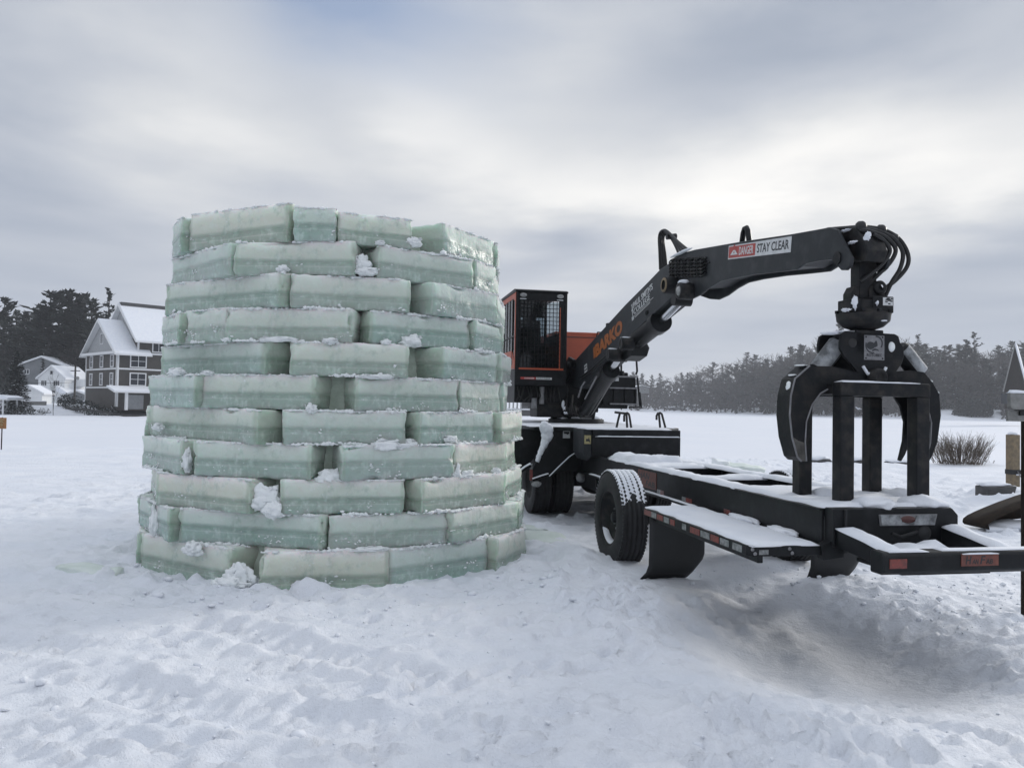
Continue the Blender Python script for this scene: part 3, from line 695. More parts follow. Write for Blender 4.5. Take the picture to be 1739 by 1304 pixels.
# slanting stay between the rails, with its ridge of snow
MB().tube([(-.9, RL + .05, FZ - .10), (.45, RR_ - .06, FZ - .10)], .045, 8).build('diagonal_brace', dark_m, trailer)
snow_slab('snow_heap', trailer, -1.9, -1.1, RL + .02, RR_ - .3, FZ, .13, 33, .05)
# rear deck plate under the rack and the end box
m = MB(); m.box(1.68, 3.02, RL + .03, RR_ - .03, .90, FZ - .003); m.build('rear_deck', dark_m, trailer, .004)
snow_slab('snow_cover', trailer, 1.66, 3.05, RL + .02, RR_ - .03, FZ, .035, 14, .03)
for (u, v) in ((2.95, 1.06), (2.36, 1.12), (2.42, 1.72), (2.93, 1.50)):
    m = MB(); m.lump((u, v, FZ + .02), (.18, .14, .06), u * 9 + v, .3, 3, flat=FZ - .003); m.build('snow_heap', snow_m, trailer)
m = MB(); m.prism([(RL + .02, .70), (RR_ - .06, .70), (RR_ - .02, .76), (RR_ - .02, .915), (RR_ - .07, .965), (RL + .02, .965)], 3.02, 3.13, 'x'); eb = m.build('end_box', dark_m, trailer, .008)
m = MB(); m.prism([(1.0, .845), (1.44, .845), (1.46, .925), (.99, .925)], 3.131, 3.14, 'x'); m.build('light_panel', grey_m, eb, .002)
m = MB(); m.lathe([(.0001, .012), (.05, .01), (.062, 0)], (3.14, 0, 0), 'x', 24); m.v = [(p[0], 1.22 + p[1], .887 + p[2] * .45) for p in m.v]; m.build('marker_lamp', dkred_m, eb)
m = MB(); m.prism([(1.01, .85), (1.43, .85), (1.445, .92), (1.29, .918), (1.27, .87), (1.17, .87), (1.15, .92), (1.0, .92)], 3.1405, 3.147, 'x'); m.build('snow_patch', frost_m, eb)
m = MB(); m.box(3.131, 3.15, .72, .735, .66, .96); m.tube([(3.135, 1.1, .79), (3.16, 1.15, .77), (3.135, 1.3, .80)], .012, 6); m.build('lower_fittings', rubber_m, eb); m = MB(); m.lathe([(.001, .02), (.05, .01), (.055, 0)], (3.131, 1.36, .79), 'x', 20); m.build('brake_coupling', rubber_m, eb)
# rack of four posts that carries the grapple
rack = []
PW = .057
posts = [(2.82, .92), (2.82, 1.555), (2.27, .92), (2.27, 1.555)]
for (u, v) in posts:
    m = MB(); m.box(u - PW, u + PW, v - PW, v + PW, FZ - .02, 1.765); m.build('rack_post', rack_m, trailer, .01)
for u in (2.82, 2.27):
    m = MB(); m.box(u - PW - .002, u + PW + .002, .92 - PW - .003, 1.555 + PW + .003, 1.765, 1.868); rb = m.build('rack_beam', rack_m, trailer, .01)
    snow_slab('snow_cover', rb, u - PW, u + PW, .87, 1.52, 1.869, .014, 7 + u, .02)
for v in (.92, 1.555):
    m = MB(); m.box(2.27 + PW, 2.82 - PW, v - .045, v + .045, 1.775, 1.858); m.build('rack_side_bar', rack_m, trailer, .008)
# bumper and its arms
m = MB(); m.prism([(3.64, .64), (3.74, .64), (3.775, .665), (3.775, .755), (3.75, .78), (3.64, .78)], .56, 1.74, 'y'); bump = m.build('rear_bumper', dark_m, trailer, .012)
m = MB(); m.box(3.7755, 3.779, .60, .72, .685, .742); m.build('red_reflector', redtape_m, bump)
m = MB(); m.box(3.7755, 3.779, 1.60, 1.72, .685, .742); m.build('red_reflector', redtape_m, bump)
snow_slab('snow_cover', bump, 3.64, 3.75, .62, .90, .781, .016, 41, .01); snow_slab('snow_cover', bump, 3.65, 3.74, 1.0, 1.72, .781, .008, 42, .01)
m = MB(); m.box(3.7755, 3.780, 1.105, 1.375, .69, .768); hp = m.build('maker_plate', plate_m, bump)
snow_slab('snow_cover', hp, 3.776, 3.79, 1.11, 1.37, .768, .008, 4, .0)
LX_ = (0, 1, 0); UP = (0, 0, 1)
def han_fab(parent, o, xd, w, h, mat):
    """the two-part plate lettering: big initials, small followers"""
    X = Vector(xd).normalized(); o = Vector(o)
    text('H', o, X, UP, h, mat, parent, width=w * .20, bold=.02, shear=.2); text('AN', o + X * w * .23, X, UP, h * .62, mat, parent, width=w * .22, bold=.02, shear=.2)
    text('F', o + X * w * .50, X, UP, h, mat, parent, width=w * .19, bold=.02, shear=.2); text('AB', o + X * w * .70, X, UP, h * .62, mat, parent, width=w * .24, bold=.02, shear=.2)
han_fab(hp, (3.7802, 1.135, .703), LX_, .21, .05, ink_m)
for (v0, v1) in ((.66, .80), (1.50, 1.62)):
    m = MB(); m.prism([(3.13, .70), (3.64, .66), (3.64, .765), (3.13, .83)], v0, v1, 'y'); a = m.build('bumper_arm', dark_m, trailer, .006)
    snow_slab('snow_cover', a, 3.13, 3.66, v0 - .01, v1 + .01, .83, .04, v0 * 9, .02, slope=(-.13, 0))
snow_slab('snow_heap', trailer, 3.14, 3.55, .86, 1.42, .63, .12, 77, .06)
MB().box(3.13, 3.6, .82, 1.48, .60, .628).build('bumper_tray', dark_m, trailer, .003)
# rail plate with lettering, reflective strips
m = MB(); p0 = on_v(1075, 797, RL); m.box(-.72, -.14, RL - .006, RL - .001, .735, .925); rp = m.build('maker_plate', plate_m, trailer)
text('HAN', (-.70, RL - .0062, .835), (1, 0, 0), UP, .07, ink_m, rp, width=.36, bold=.02, shear=.2); text('FAB', (-.47, RL - .0062, .752), (1, 0, 0), UP, .065, ink_m, rp, width=.28, bold=.02, shear=.2)
for (u0, u1, mat_, nm) in ((-.12, -.02, whitetape_m, 'white_reflector'), (-.02, .08, redtape_m, 'red_reflector'), (.56, .66, whitetape_m, 'white_reflector'), (.66, .80, redtape_m, 'red_reflector'),
                           (-2.05, -1.92, whitetape_m, 'white_reflector'), (-1.92, -1.72, redtape_m, 'red_reflector'), (-1.72, -1.58, whitetape_m, 'white_reflector'), (1.5, 1.62, redtape_m, 'red_reflector')):
    MB().box(u0, u1, RL - .004, RL - .0005, .708, .752).build(nm, mat_, trailer)
# side deck
PU0, PU1, PV0, PV1, PZ = 1.03, 3.09, .03, .60, .712
m = MB(); m.prism([(PU0, PV0), (PU1 - .05, PV0), (PU1, PV0 + .03), (PU1, PV1), (PU0, PV1)], PZ - .075, PZ - .004, 'z'); deck = m.build('side_deck', dark_m, trailer, .006)
m = MB(); m.prism([(PV1 - .02, PZ - .11), (PV1 + .14, PZ - .09), (PV1 + .14, PZ + .05), (PV1 + .10, PZ + .05), (PV1 - .04, PZ - .006)], PU1 - .06, PU1 + .02, 'x'); m.build('deck_bracket', dark_m, deck, .005)
m = MB(); m.box(PU0 + .2, PU0 + .27, PV1, RL, PZ - .07, PZ - .01); m.box(PU1 - .4, PU1 - .33, PV1, RL, PZ - .07, PZ - .01); m.box(PU0, PU1, PV0 + .06, PV0 + .10, PZ - .12, PZ - .07); m.build('deck_support', dark_m, deck, .004)
snow_slab('snow_cover', deck, PU0 - .02, PU1 - .01, PV0 + .012, PV1 - .02, PZ - .004, .024, 51, .04)
m = MB(); m.lump((PU0 + .9, PV1 - .02, PZ + .01), (.26, .05, .028), 3, .4, 3, flat=PZ - .004); m.lump((PU1 - .55, PV1 - .01, PZ + .01), (.2, .06, .028), 5, .4, 3, flat=PZ - .004); m.build('snow_heap', snow_m, deck)
edge = PV0 - .003
for i, (u0, u1, k) in enumerate([(1.06, 1.24, 'r'), (1.24, 1.36, 'w'), (1.38, 1.52, 'r'), (1.54, 1.66, 'w'), (1.68, 1.78, 'r'), (1.94, 2.02, 'w'), (2.10, 2.28, 'r'), (2.30, 2.46, 'w'), (2.48, 2.62, 'r'), (2.64, 2.78, 'w'), (2.84, 2.98, 'w')]):
    MB().box(u0, u1, edge, edge + .0025, PZ - .066, PZ - .018).build('red_reflector' if k == 'r' else 'white_reflector', redtape_m if k == 'r' else whitetape_m, deck)
MB().box(PU1 + .0005, PU1 + .003, .10, .17, PZ - .062, PZ - .03).build('white_reflector', whitetape_m, deck)
for k in range(4):
    MB().lathe([(.0001, .008), (.011, .007), (.013, 0)], (PU1 + .0005, .05 + .02 * (k % 2) + (.28 if k > 1 else 0), PZ - .025 - .03 * (k % 2)), 'x', 10).build('bolt', grey_m, deck)
# hanging mud flaps
def flap(v0, v1, u, ztop, zbot, side):
    m = MB(); vs = []; fs = []; n, q = 10, 8
    for k in (0, 1):
        for i in range(n + 1):
            for j in range(q + 1):
                t = j / q; v = v0 + (v1 - v0) * i / n; z = ztop + (zbot - ztop) * t
                if i > n * .7: z += (zbot - ztop) * -.11 * t * ((i / n - .7) / .3) ** 2 * 2
                uu = u - .02 * t + .13 * max(0, t - .72) ** 2 * 9 * (-1 if side < 0 else -1) + .012 * math.sin(v * 9 + t * 3) * t + k * .012
                vs.append((uu, v - .10 * max(0, t - .75) ** 2 * 8 * (1 if i == 0 else .5), z))
    o = (n + 1) * (q + 1)
    for i in range(n):
        for j in range(q):
            a = i * (q + 1) + j; fs.append((a, a + 1, a + q + 2, a + q + 1)); fs.append((o + a, o + a + q + 1, o + a + q + 2, o + a + 1))
    for i in range(n):
        for j in (0, q): a = i * (q + 1) + j; fs.append((a, a + q + 1, o + a + q + 1, o + a))
    for j in range(q):
        for i in (0, n): a = i * (q + 1) + j; fs.append((a, a + 1, o + a + 1, o + a))
    m.add(vs, fs, 0, True); return m.build('mud_flap', flap_m, trailer)
flap(.05, .60, 1.14, .64, .03, -1); flap(1.72, 2.28, 1.14, .70, -.06, 1)
MB().box(1.10, 1.17, RR_ + .01, 2.30, .70, .75).build('flap_hanger', dark_m, trailer, .004)
# wheels
def wheel(u, v0, out, r=.50, w=.30, snow=True, z=None):
    """out = -1: outer side faces the trailer's left"""
    zc = (r - .035) if z is None else z
    y = (lambda t: v0 + t * w) if out < 0 else (lambda t: v0 + w - t * w)
    g = lambda rr_, t: (rr_, y(t))
    prof = [(.290, .10), (.305, .03), (.345, .0), (.42, .0), (.462, .035), (.487, .075), (.496, .10)]
    for k in range(4):
        a = .235 + k * .175
        prof += [(.498, a - .03), (.484, a - .022), (.484, a + .022), (.498, a + .03)]
    prof += [(.496, .90), (.487, .925), (.462, .965), (.42, 1.), (.345, 1.), (.305, .97), (.29, .9)]
    sc_ = r / .5
    m = MB(); m.lathe([(a * sc_, (y(t))) for a, t in prof], (u, 0, zc), 'y', 72, 0)
    # tread sipes on the shoulders
    for k in range(72):
        a = 2 * math.pi * k / 72; ca, sa = math.cos(a), math.sin(a); T = Vector((-sa, 0, ca)); Rr = Vector((ca, 0, sa))
        for t0, t1 in ((.055, .12), (.88, .945)):
            p = Vector((u, 0, zc)) + Rr * (.494 * sc_)
            q = [p + T * d + Rr * h + Vector((0, y(t), 0)) for d in (-.012, .012) for h in (-.02, .011 * sc_) for t in (t0, t1)]
            m.add(q, [(0, 1, 3, 2), (4, 6, 7, 5), (0, 4, 5, 1), (2, 3, 7, 6), (0, 2, 6, 4), (1, 5, 7, 3)], 0)
    wh = m.build('wheel', rubber_m, trailer)
    m = MB(); m.lathe([(.0001, y(.42)), (.05, y(.42)), (.06, y(.44)), (.17, y(.46)), (.195, y(.36)), (.255, y(.33)), (.272, y(.16)), (.28, y(.075)), (.30, y(.06)), (.303, y(.10)), (.285, y(.5))], (u, 0, zc), 'y', 40); m.build('rim', rack_m, wh)
    m = MB(); m.lathe([(.0001, y(.20)), (.045, y(.20)), (.058, y(.24)), (.062, y(.44)), (.088, y(.45))], (u, 0, zc), 'y', 20); m.build('hub', tong_m, wh)
    for k in range(10):
        a = 2 * math.pi * k / 10; c = (u + .13 * math.cos(a), 0, zc + .13 * math.sin(a))
        MB().lathe([(.0001, y(.39)), (.011, y(.39)), (.014, y(.40)), (.014, y(.47))], c, 'y', 6, smooth=False).build('wheel_nut', grey_m, wh)
    if snow:
        # snow caked on the tread ribs of the upper side, grooves left open
        for k, (ta, tb) in enumerate(((.06, .19), (.26, .385), (.435, .56), (.61, .735), (.81, .93))):
            vs = []; fs = []; n = 46; a0, a1 = R(34 - 5 * abs(k - 2) + rnd.uniform(-4, 4)), R(152)
            for i in range(n + 1):
                a = a0 + (a1 - a0) * i / n; zz = .022 * (1 if i % 2 else -1) / 1.0
                for (t, hh) in ((ta - .01, .0), (ta + .015, 1), ((ta + tb) / 2, 1.15), (tb - .015, 1), (tb + .01, 0)):
                    edge_ = min(1, i / 5, (n - i) / 5); th = (.006 + .010 * (1 - abs(2 * i / n - 1)) + .006 * mnoise.noise(Vector((a * 9, t * 12, u)))) * edge_
                    rr_ = (.4965 + hh * max(.0, th)) * sc_; vs.append((u + rr_ * math.cos(a), y(t + zz), zc + rr_ * math.sin(a)))
            for i in range(n):
                for j in range(4): fs.append((i * 5 + j, i * 5 + j + 1, (i + 1) * 5 + j + 1, (i + 1) * 5 + j))
            mm = MB(); mm.add(vs, fs, 0, True); mm.build('tread_snow', snow_m, wh)
        m = MB(); vs = []; fs = []
        for i in range(17):
            a = R(200 + 140 * i / 16); th = .022 * math.sin(math.pi * i / 16) + .001
            for rr_, t in ((.280, .10), (.280 - th, .13), (.268 - th, .30), (.262, .33)): vs.append((u + rr_ * math.cos(a), y(t), zc + rr_ * math.sin(a)))
        for i in range(16):
            for j in range(3): fs.append((i * 4 + j, i * 4 + j + 1, (i + 1) * 4 + j + 1, (i + 1) * 4 + j))
        m.add(vs, fs, 0, True); m.build('rim_snow', snow_m, wh)
    return wh
wheel(0, 0, -1); wheel(0, 2.0, 1)
MB().tube([(0, .2, .455), (0, 2.1, .455)], .07, 12).build('axle', dark_m, trailer)
for v0, out in ((.0, -1), (.34, -1), (1.64, 1), (1.98, 1)):
    wheel(-4.05, v0, out, snow=False); wheel(-5.4, v0, out, snow=False)
MB().tube([(-4.05, .2, .455), (-4.05, 2.1, .455)], .08, 12).tube([(-5.4, .2, .455), (-5.4, 2.1, .455)], .08, 12).build('axle', dark_m, trailer)
m = MB(); m.lump((-4.05, 1.1, .47), (.22, .24, .22), 3, .05, 3); m.lump((-3.2, .78, .62), (.10, .16, .13), 4, .05, 2); m.tube([(-3.8, 1.1, .5), (-2.2, 1.1, .62)], .05, 10); m.build('drive_gear', rubber_m, trailer)
m = MB(); m.lathe([(.001, .05), (.05, .05), (.075, .02), (.08, 0)], (-3.15, .62, .60), 'x', 24); m.build('brake_chamber', grey_m, trailer)
m = MB(); m.box(-3.6, -2.6, RL + .05, RR_ - .05, .45, .70); m.box(-6.4, -3.6, .8, 1.5, .5, .7); m.build('underframe', dark_m, trailer, .02)
# tool box on the frame and the deck that carries the loader
DZ = 1.335
m = MB(); m.box(-2.95, -2.42, .56, 1.87, FZ + .001, 1.235); m.box(-3.0, -2.40, .56, 1.86, 1.235, DZ - .002); tb_ = m.build('tool_box', dark_m, trailer, .008)
m = MB(); m.prism([(.50, FZ - .06), (.56, FZ), (.56, DZ - .001), (.44, DZ - .001), (.44, FZ + .05)], -2.98, -2.44, 'x'); cp = m.build('corner_panel', boom_m, trailer, .006)
snow_slab('snow_ledge', tb_, -2.425, -2.395, .60, 1.85, 1.236, .042, 8, .0)
m = MB(); v, z = on_u(992, 737, -2.43); v2, z2 = on_u(1001, 754, -2.43); m.box(-2.4395, -2.4365, .452, .548, 1.13, 1.25); yl = m.build('warning_label', yellow_m, trailer)
MB().box(-2.4362, -2.4352, .475, .525, 1.165, 1.20).tube([(-2.436, .535, 1.15), (-2.436, .515, 1.215)], .006, 6).build('label_drawing', ink_m, yl)
m = MB(); m.prism([(-.18, -8.4), (2.34, -8.4), (2.34, -3.6), (1.80, -3.0), (.44, -3.0), (-.05, -3.4), (-.18, -4.2)], DZ - .05, DZ, 'z')
for i, p in enumerate(m.v): m.v[i] = (p[1], p[0], p[2])
ld = m.build('loader_deck', dark_m, trailer, .006)
snow_slab('snow_cover', ld, -4.7, -2.42, .50, 1.76, DZ, .025, 61, .05); snow_slab('snow_cover', ld, -8.0, -3.4, -.10, 2.2, DZ, .02, 62, .06)
m = MB(); m.box(-4.75, -4.28, -.187, -.182, DZ - .13, DZ - .02); m.box(-8.4, -4.2, -.18, -.15, DZ - .17, DZ - .052); m.build('deck_edge', dark_m, ld, .003)
for (u0, u1, mt, nm) in ((-5.6, -4.95, whitetape_m, 'white_reflector'), (-4.95, -4.55, redtape_m, 'red_reflector'), (-4.55, -4.25, whitetape_m, 'white_reflector')):
    MB().box(u0, u1, -.192, -.1885, DZ - .115, DZ - .03).build(nm, mt, ld)
# rear-facing stabiliser housing with its sloping snow-filled edge
V = lambda a, b, u=-3.2: on_u(a, b, u)
m = MB(); m.prism([V(926, 727), V(992, 729), V(992, 800), V(960, 800), V(935, 806), V(906, 818), V(903, 800), V(915, 775)], -3.26, -3.2, 'x'); sh = m.build('stabiliser_housing', dark_m, trailer, .006)
m = MB(); m.prism([V(865, 728, -3.6), V(926, 728, -3.6), V(912, 770, -3.6), V(890, 802, -3.6), V(872, 790, -3.6)], -3.66, -3.6, 'x'); m.build('wheel_arch', dark_m, trailer, .006)
vs_ = [V(926, 725), V(932, 731), V(931, 744), V(925, 756), V(918, 772), V(914, 784)]
m = MB()
for k in range(len(vs_) - 1):
    for t in (0, .33, .66):
        a, b = vs_[k], vs_[k + 1]; p = (a[0] + (b[0] - a[0]) * t, a[1] + (b[1] - a[1]) * t); s = (.075, .085, .06, .045, .035)[k]
        m.lump((-3.195, p[0] - .02, p[1]), (.05, s, s * 1.2), k * 3 + t, .35, 2)
m.build('packed_snow', snow_m, sh)
m = MB(); v0, z1 = V(956, 729); v1, z0 = V(968, 744); m.box(-3.1995, -3.196, v0, v1, z0, z1); sg = m.build('safety_label', white_m, sh)
MB().box(-3.1958, -3.195, v0, v1, z1 - .022, z1).build('label_band', redtape_m, sg)
m = MB(); m.box(-3.1958, -3.195, v0 + .015, v1 - .015, z1 - .065, z1 - .035); m.tube([(-3.195, v0 + .03, z1 - .05), (-3.195, v1 - .03, z1 - .075)], .006, 5); m.build('label_drawing', ink_m, sg)
def snowbar(pts, r=.018):
    P = [(-3.17, *V(a, b, -3.17)) for a, b in pts]
    o = MB().tube(P, r, 8).build('fender_bar', dark_m, trailer)
    MB().tube([(p[0] + .004, p[1], p[2] + r * .75) for p in P], r * .7, 6).build('bar_snow', snow_m, o)
snowbar([(933, 810), (950, 793), (967, 777), (976, 771), (991, 770)]); snowbar([(904, 815), (918, 810), (931, 806)], .022); snowbar([(880, 804), (892, 795), (901, 790)], .03)
m = MB(); v, z = V(911, 822, -3.16); m.lump((-3.17, v, z), (.03, .075, .045), 2, .12, 3); m.build('work_lamp', lens_m, trailer)
for (a, b, c_) in ((902, 792, whitetape_m), (902, 802, redtape_m), (902, 811, redtape_m)):
    v, z = V(a, b, -3.18); MB().box(-3.186, -3.18, v - .022, v + .022, z - .04, z + .04).build('white_reflector' if c_ is whitetape_m else 'red_reflector', c_, trailer)
# bent lever bars standing on the deck
def bar(pts, u, r=.017, nm='lever'):
    MB().tube([(u, *on_u(a, b, u)) for a, b in pts], r, 8).build(nm, hose_m, trailer)
bar([(1047, 726), (1050, 712), (1053, 701)], -2.7); bar([(1044, 700), (1053, 701), (1062, 702)], -2.7)
bar([(1060, 716), (1060, 706), (1062, 702), (1065, 701), (1068, 703), (1069, 707), (1072, 726)], -2.7); bar([(1064, 702), (1065, 726)], -2.7)
bar([(1115, 713), (1115, 706), (1117, 702), (1121, 701), (1124, 703), (1125, 707), (1130, 726)], -2.7); bar([(1119, 702), (1121, 726)], -2.7)

# ------------------------------------------------------------------ knuckleboom loader on the trailer (same axes as the trailer)
loader = empty('knuckleboom_loader', tuple(W0), TRZ)
tag(loader, 'black and orange log loader with caged cab and hanging grapple mounted on the trailer', 'log loader')
BV0, BV1 = 1.05, 1.35; BVC = 1.2
B = lambda a, b, v=BV0: on_v(a, b, v)
# slewing ring, turntable and mast
RU = -5.55
m = MB(); m.lathe([(.30, 0), (.50, 0), (.50, .085), (.47, .09), (.47, .10), (.30, .10)], (RU, BVC, DZ), 'z', 40, closed=True); ring = m.build('slewing_ring', dark_m, loader, .004)
snow_slab('snow_cover', ring, RU - .33, RU + .33, BVC - .36, BVC + .36, DZ + .10, .05, 5, .05)
m = MB()
for v0, v1 in ((BVC - .24, BVC - .19), (BVC + .19, BVC + .24)):
    m.prism([(RU - .40, DZ + .10), (RU + .36, DZ + .10), (RU + .46, 1.62), (RU + .10, 2.0), (RU + .62, 2.45), (RU + .30, 2.52), (RU - .30, 2.25), (RU - .45, 1.8)], v0, v1, 'y')
m.box(RU - .38, RU - .05, BVC - .19, BVC + .19, DZ + .10, 2.2); mast = m.build('mast', dark_m, loader, .006)
m = MB(); m.cyl((RU + .42, BVC - .30, 2.36), (RU + .42, BVC + .30, 2.36), .06, 16); m.cyl((RU + .42, BVC - .27, 1.60), (RU + .42, BVC + .27, 1.60), .05, 16); m.build('pivot_pin', tong_m, mast)
m = MB(); m.tube([(RU - .15, BVC - .33, DZ + .08), (RU - .15, BVC - .33, 2.1)], .10, 14); m.tube([(RU - .15, BVC - .33, 1.5), (RU - .15, BVC - .33, 1.62)], .125, 14); m.build('swing_motor', dark_m, loader)
m = MB()
for k in range(7):
    a = rnd.uniform(-.2, .2); m.tube([(RU + .30, BVC - .28 + .03 * k, 1.75 + .1 * math.sin(k * 2)), (RU + .45 + .05 * k, BVC - .34 + .02 * k, 1.55), (RU + .40 + .03 * k, BVC - .30 + .03 * k, 1.48), (RU + .10, BVC - .34 + .02 * k, 1.60 + .03 * k), (RU - .1, BVC - .3, 2.0 + .04 * k)], .018, 6)
m.build('hydraulic_hoses', hose_m, loader)
m = MB(); m.lump((RU + .40, BVC - .32, 1.60), (.05, .03, .05), 2, .4, 2); m.lump((RU + .36, BVC - .34, 1.68), (.03, .025, .07), 3, .4, 2); m.lump((RU + .46, BVC - .30, 1.54), (.07, .05, .03), 4, .4, 2); m.build('snow_patch', snow_m, mast)
# operator's cab
CU, CV0, CV1, CZ0, CZ1 = -5.0, -.05, .86, 2.0, 3.625
CB = CU - 1.55; SK = 2.265                                  # rear of the cab, top of the skirt
m = MB(); T = .05
for (u, v) in ((CU - T, CV0), (CU - T, CV1 - T), (CB, CV0), (CB, CV1 - T)): m.box(u, u + T, v, v + T, SK, CZ1 - .03)
m.box(CU - .045, CU - .005, CV0 + T, CV1 - T, CZ1 - .17, CZ1 - .03); m.box(CU - .045, CU - .005, CV1 - .14, CV1 - T, SK, CZ1 - .17); m.box(CU - .045, CU - .005, CV0 + T, CV0 + T + .03, SK, CZ1 - .17)
m.box(CB + .02, CB + .05, CV0 + T, CV1 - T, SK, 2.85); m.box(CB + .02, CB + .05, CV0 + T, CV1 - T, 3.33, CZ1 - .03)       # rear wall with window opening
m.box(CB + .02, CB + .05, CV0 + T + .38, CV1 - T - .16, 2.85, 3.33)
m.box(CB + T, CU - T, CV1 - .035, CV1 - .012, SK, 2.95)
m.prism([(CU + .02, CZ1 - .03), (CB - .02, CZ1 - .03), (CB - .02, CZ1 + .02), (CU - .1, CZ1 + .03), (CU + .02, CZ1 + .0)], CV0 - .01, CV1 + .01, 'y')
cab = m.build('cab', dark_m, loader, .006)
m = MB(); m.prism([(CU, CZ0 + .0), (CU, SK), (CB, SK), (CB, CZ0 + .12)], CV0, CV1, 'y'); sk = m.build('cab_skirt', dark_m, cab, .01)
m = MB(); m.box(CB + .0, CU - .01, CV0 - .006, CV0 - .0, SK - .0, SK + .012); m.build('trim_strip', grey_m, cab)
# orange side skin: below and above the side window
m = MB(); m.prism([(CU - .055, SK), (CU - .055, 2.34), (CU - .30, 2.60), (CU - 1.50, 2.60), (CU - 1.50, SK)], CV0 + .002, CV0 + .03, 'y')
m.prism([(CU - .055, CZ1 - .035), (CU - .055, 3.42), (CU - .25, 3.50), (CU - 1.50, 3.50), (CU - 1.50, CZ1 - .035)], CV0 + .002, CV0 + .03, 'y'); m.box(CU - .052, CU - .002, CV0 - .006, CV0 + .012, SK, CZ1 - .04)
m.build('side_panel', orange_m, cab, .003)
m = MB(); m.box(CB + .06, CU - .06, CV0 + .012, CV0 + .018, 2.30, 3.5); m.build('side_window', glass_m, cab)
m = MB()
for k in range(5): m.box(CU - .30 - .27 * k, CU - .288 - .27 * k, CV0 + .0, CV0 + .010, 2.60, 3.5)
m.box(CU - .30, CU - .27, CV0 - .004, CV0 + .01, 2.35, 3.48); m.box(CU - 1.5, CU - .06, CV0 - .004, CV0 + .01, 2.83, 2.85); m.build('window_guard', dark_m, cab)
m = MB(); m.box(CU - .03, CU - .024, CV0 + .08, CV1 - .14, SK + .02, CZ1 - .18); m.build('front_window', glass_m, cab)
m = MB(); m.box(CB + .03, CB + .036, CV0 + .05, CV1 - .05, 2.85, 3.33); m.build('rear_window', glass_m, cab)
m = MB()
for k in range(11): v = CV0 + .085 + .064 * k; m.box(CU + .0, CU + .010, v - .0045, v + .0045, SK + .02, CZ1 - .17)
for k in range(17): z = SK + .06 + .071 * k; m.box(CU + .0105, CU + .019, CV0 + .06, CV1 - .13, z - .0045, z + .0045)
m.build('mesh_guard', dark_m, cab)
m = MB(); m.box(CU - .003, CU + .012, CV0 + .07, CV1 - .06, SK + .0, SK + .03); m.box(CU - .003, CU + .012, CV1 - .135, CV1 - .12, SK + .03, CZ1 - .28); m.build('orange_edge', orange_m, cab)
for v in (CV0 + .13, CV1 - .13):
    m = MB(); vs = []
    m.lathe([(.0001, .03), (.03, .028), (.048, .018), (.05, 0)], (CU + .0, 0, 0), 'x', 24)
    for i, p in enumerate(m.v): m.v[i] = (p[0], v + p[1] * 1.25, CZ1 - .085 + p[2] * .72)
    lamp = m.build('work_lamp', lens_m, cab)
    m = MB(); m.box(CU + .029, CU + .033, v - .028, v + .028, CZ1 - .089, CZ1 - .081); m.box(CU + .029, CU + .032, v - .012, v + .012, CZ1 - .10, CZ1 - .07); m.build('lamp_bulb', grey_m, lamp)
    m = MB(); m.box(CU + .0, CU + .012, v - .06, v + .05, CZ1 - .155, CZ1 - .145); m.build('snow_patch', snow_m, lamp)
# seat, operator's levers
m = MB(); m.prism([(CU - .95, 2.55), (CU - .50, 2.58), (CU - .50, 2.68), (CU - .85, 2.68), (CU - .95, 3.22), (CU - 1.06, 3.22)], CV0 + .22, CV0 + .66, 'y'); m.box(CU - .85, CU - .6, CV0 + .3, CV0 + .58, SK, 2.55); m.build('seat', seat_m, cab, .03)
m = MB(); m.tube([(CU - .35, CV0 + .25, SK), (CU - .35, CV0 + .25, 2.75), (CU - .42, CV0 + .25, 2.85)], .025, 8); m.tube([(CU - .35, CV0 + .62, SK), (CU - .35, CV0 + .62, 2.7), (CU - .42, CV0 + .62, 2.8)], .025, 8); m.lump((CU - .42, CV0 + .60, 2.62), (.12, .10, .12), 3, .3, 2); m.lump((CU - .35, CV0 + .5, 2.45), (.1, .14, .10), 5, .3, 2); m.build('control_levers', seat_m, cab)
m = MB(); m.box(CU - 1.5, CU - .05, CV0 + .05, CV1 - .05, SK - .01, SK + .01); m.build('cab_floor', seat_m, cab)
# warning strip on the skirt
v0, z1 = on_u(884, 640, CU); v1, z0 = on_u(937, 645, CU); vm = v0 + (v1 - v0) * .49
MB().box(CU + .001, CU + .004, v0, vm - .004, z0, z1).build('red_label', red_m, cab); MB().box(CU + .001, CU + .004, vm + .004, v1, z0, z1).build('white_label', white_m, cab)
h = (z1 - z0)
text('DANGER', (CU + .0042, v0 + .07, z0 + h * .22), LX_, UP, h * .6, white_m, cab, width=vm - v0 - .10, bold=.02); text('STAY CLEAR', (CU + .0042, vm + .025, z0 + h * .22), LX_, UP, h * .6, ink_m, cab, width=v1 - vm - .05, bold=.02)
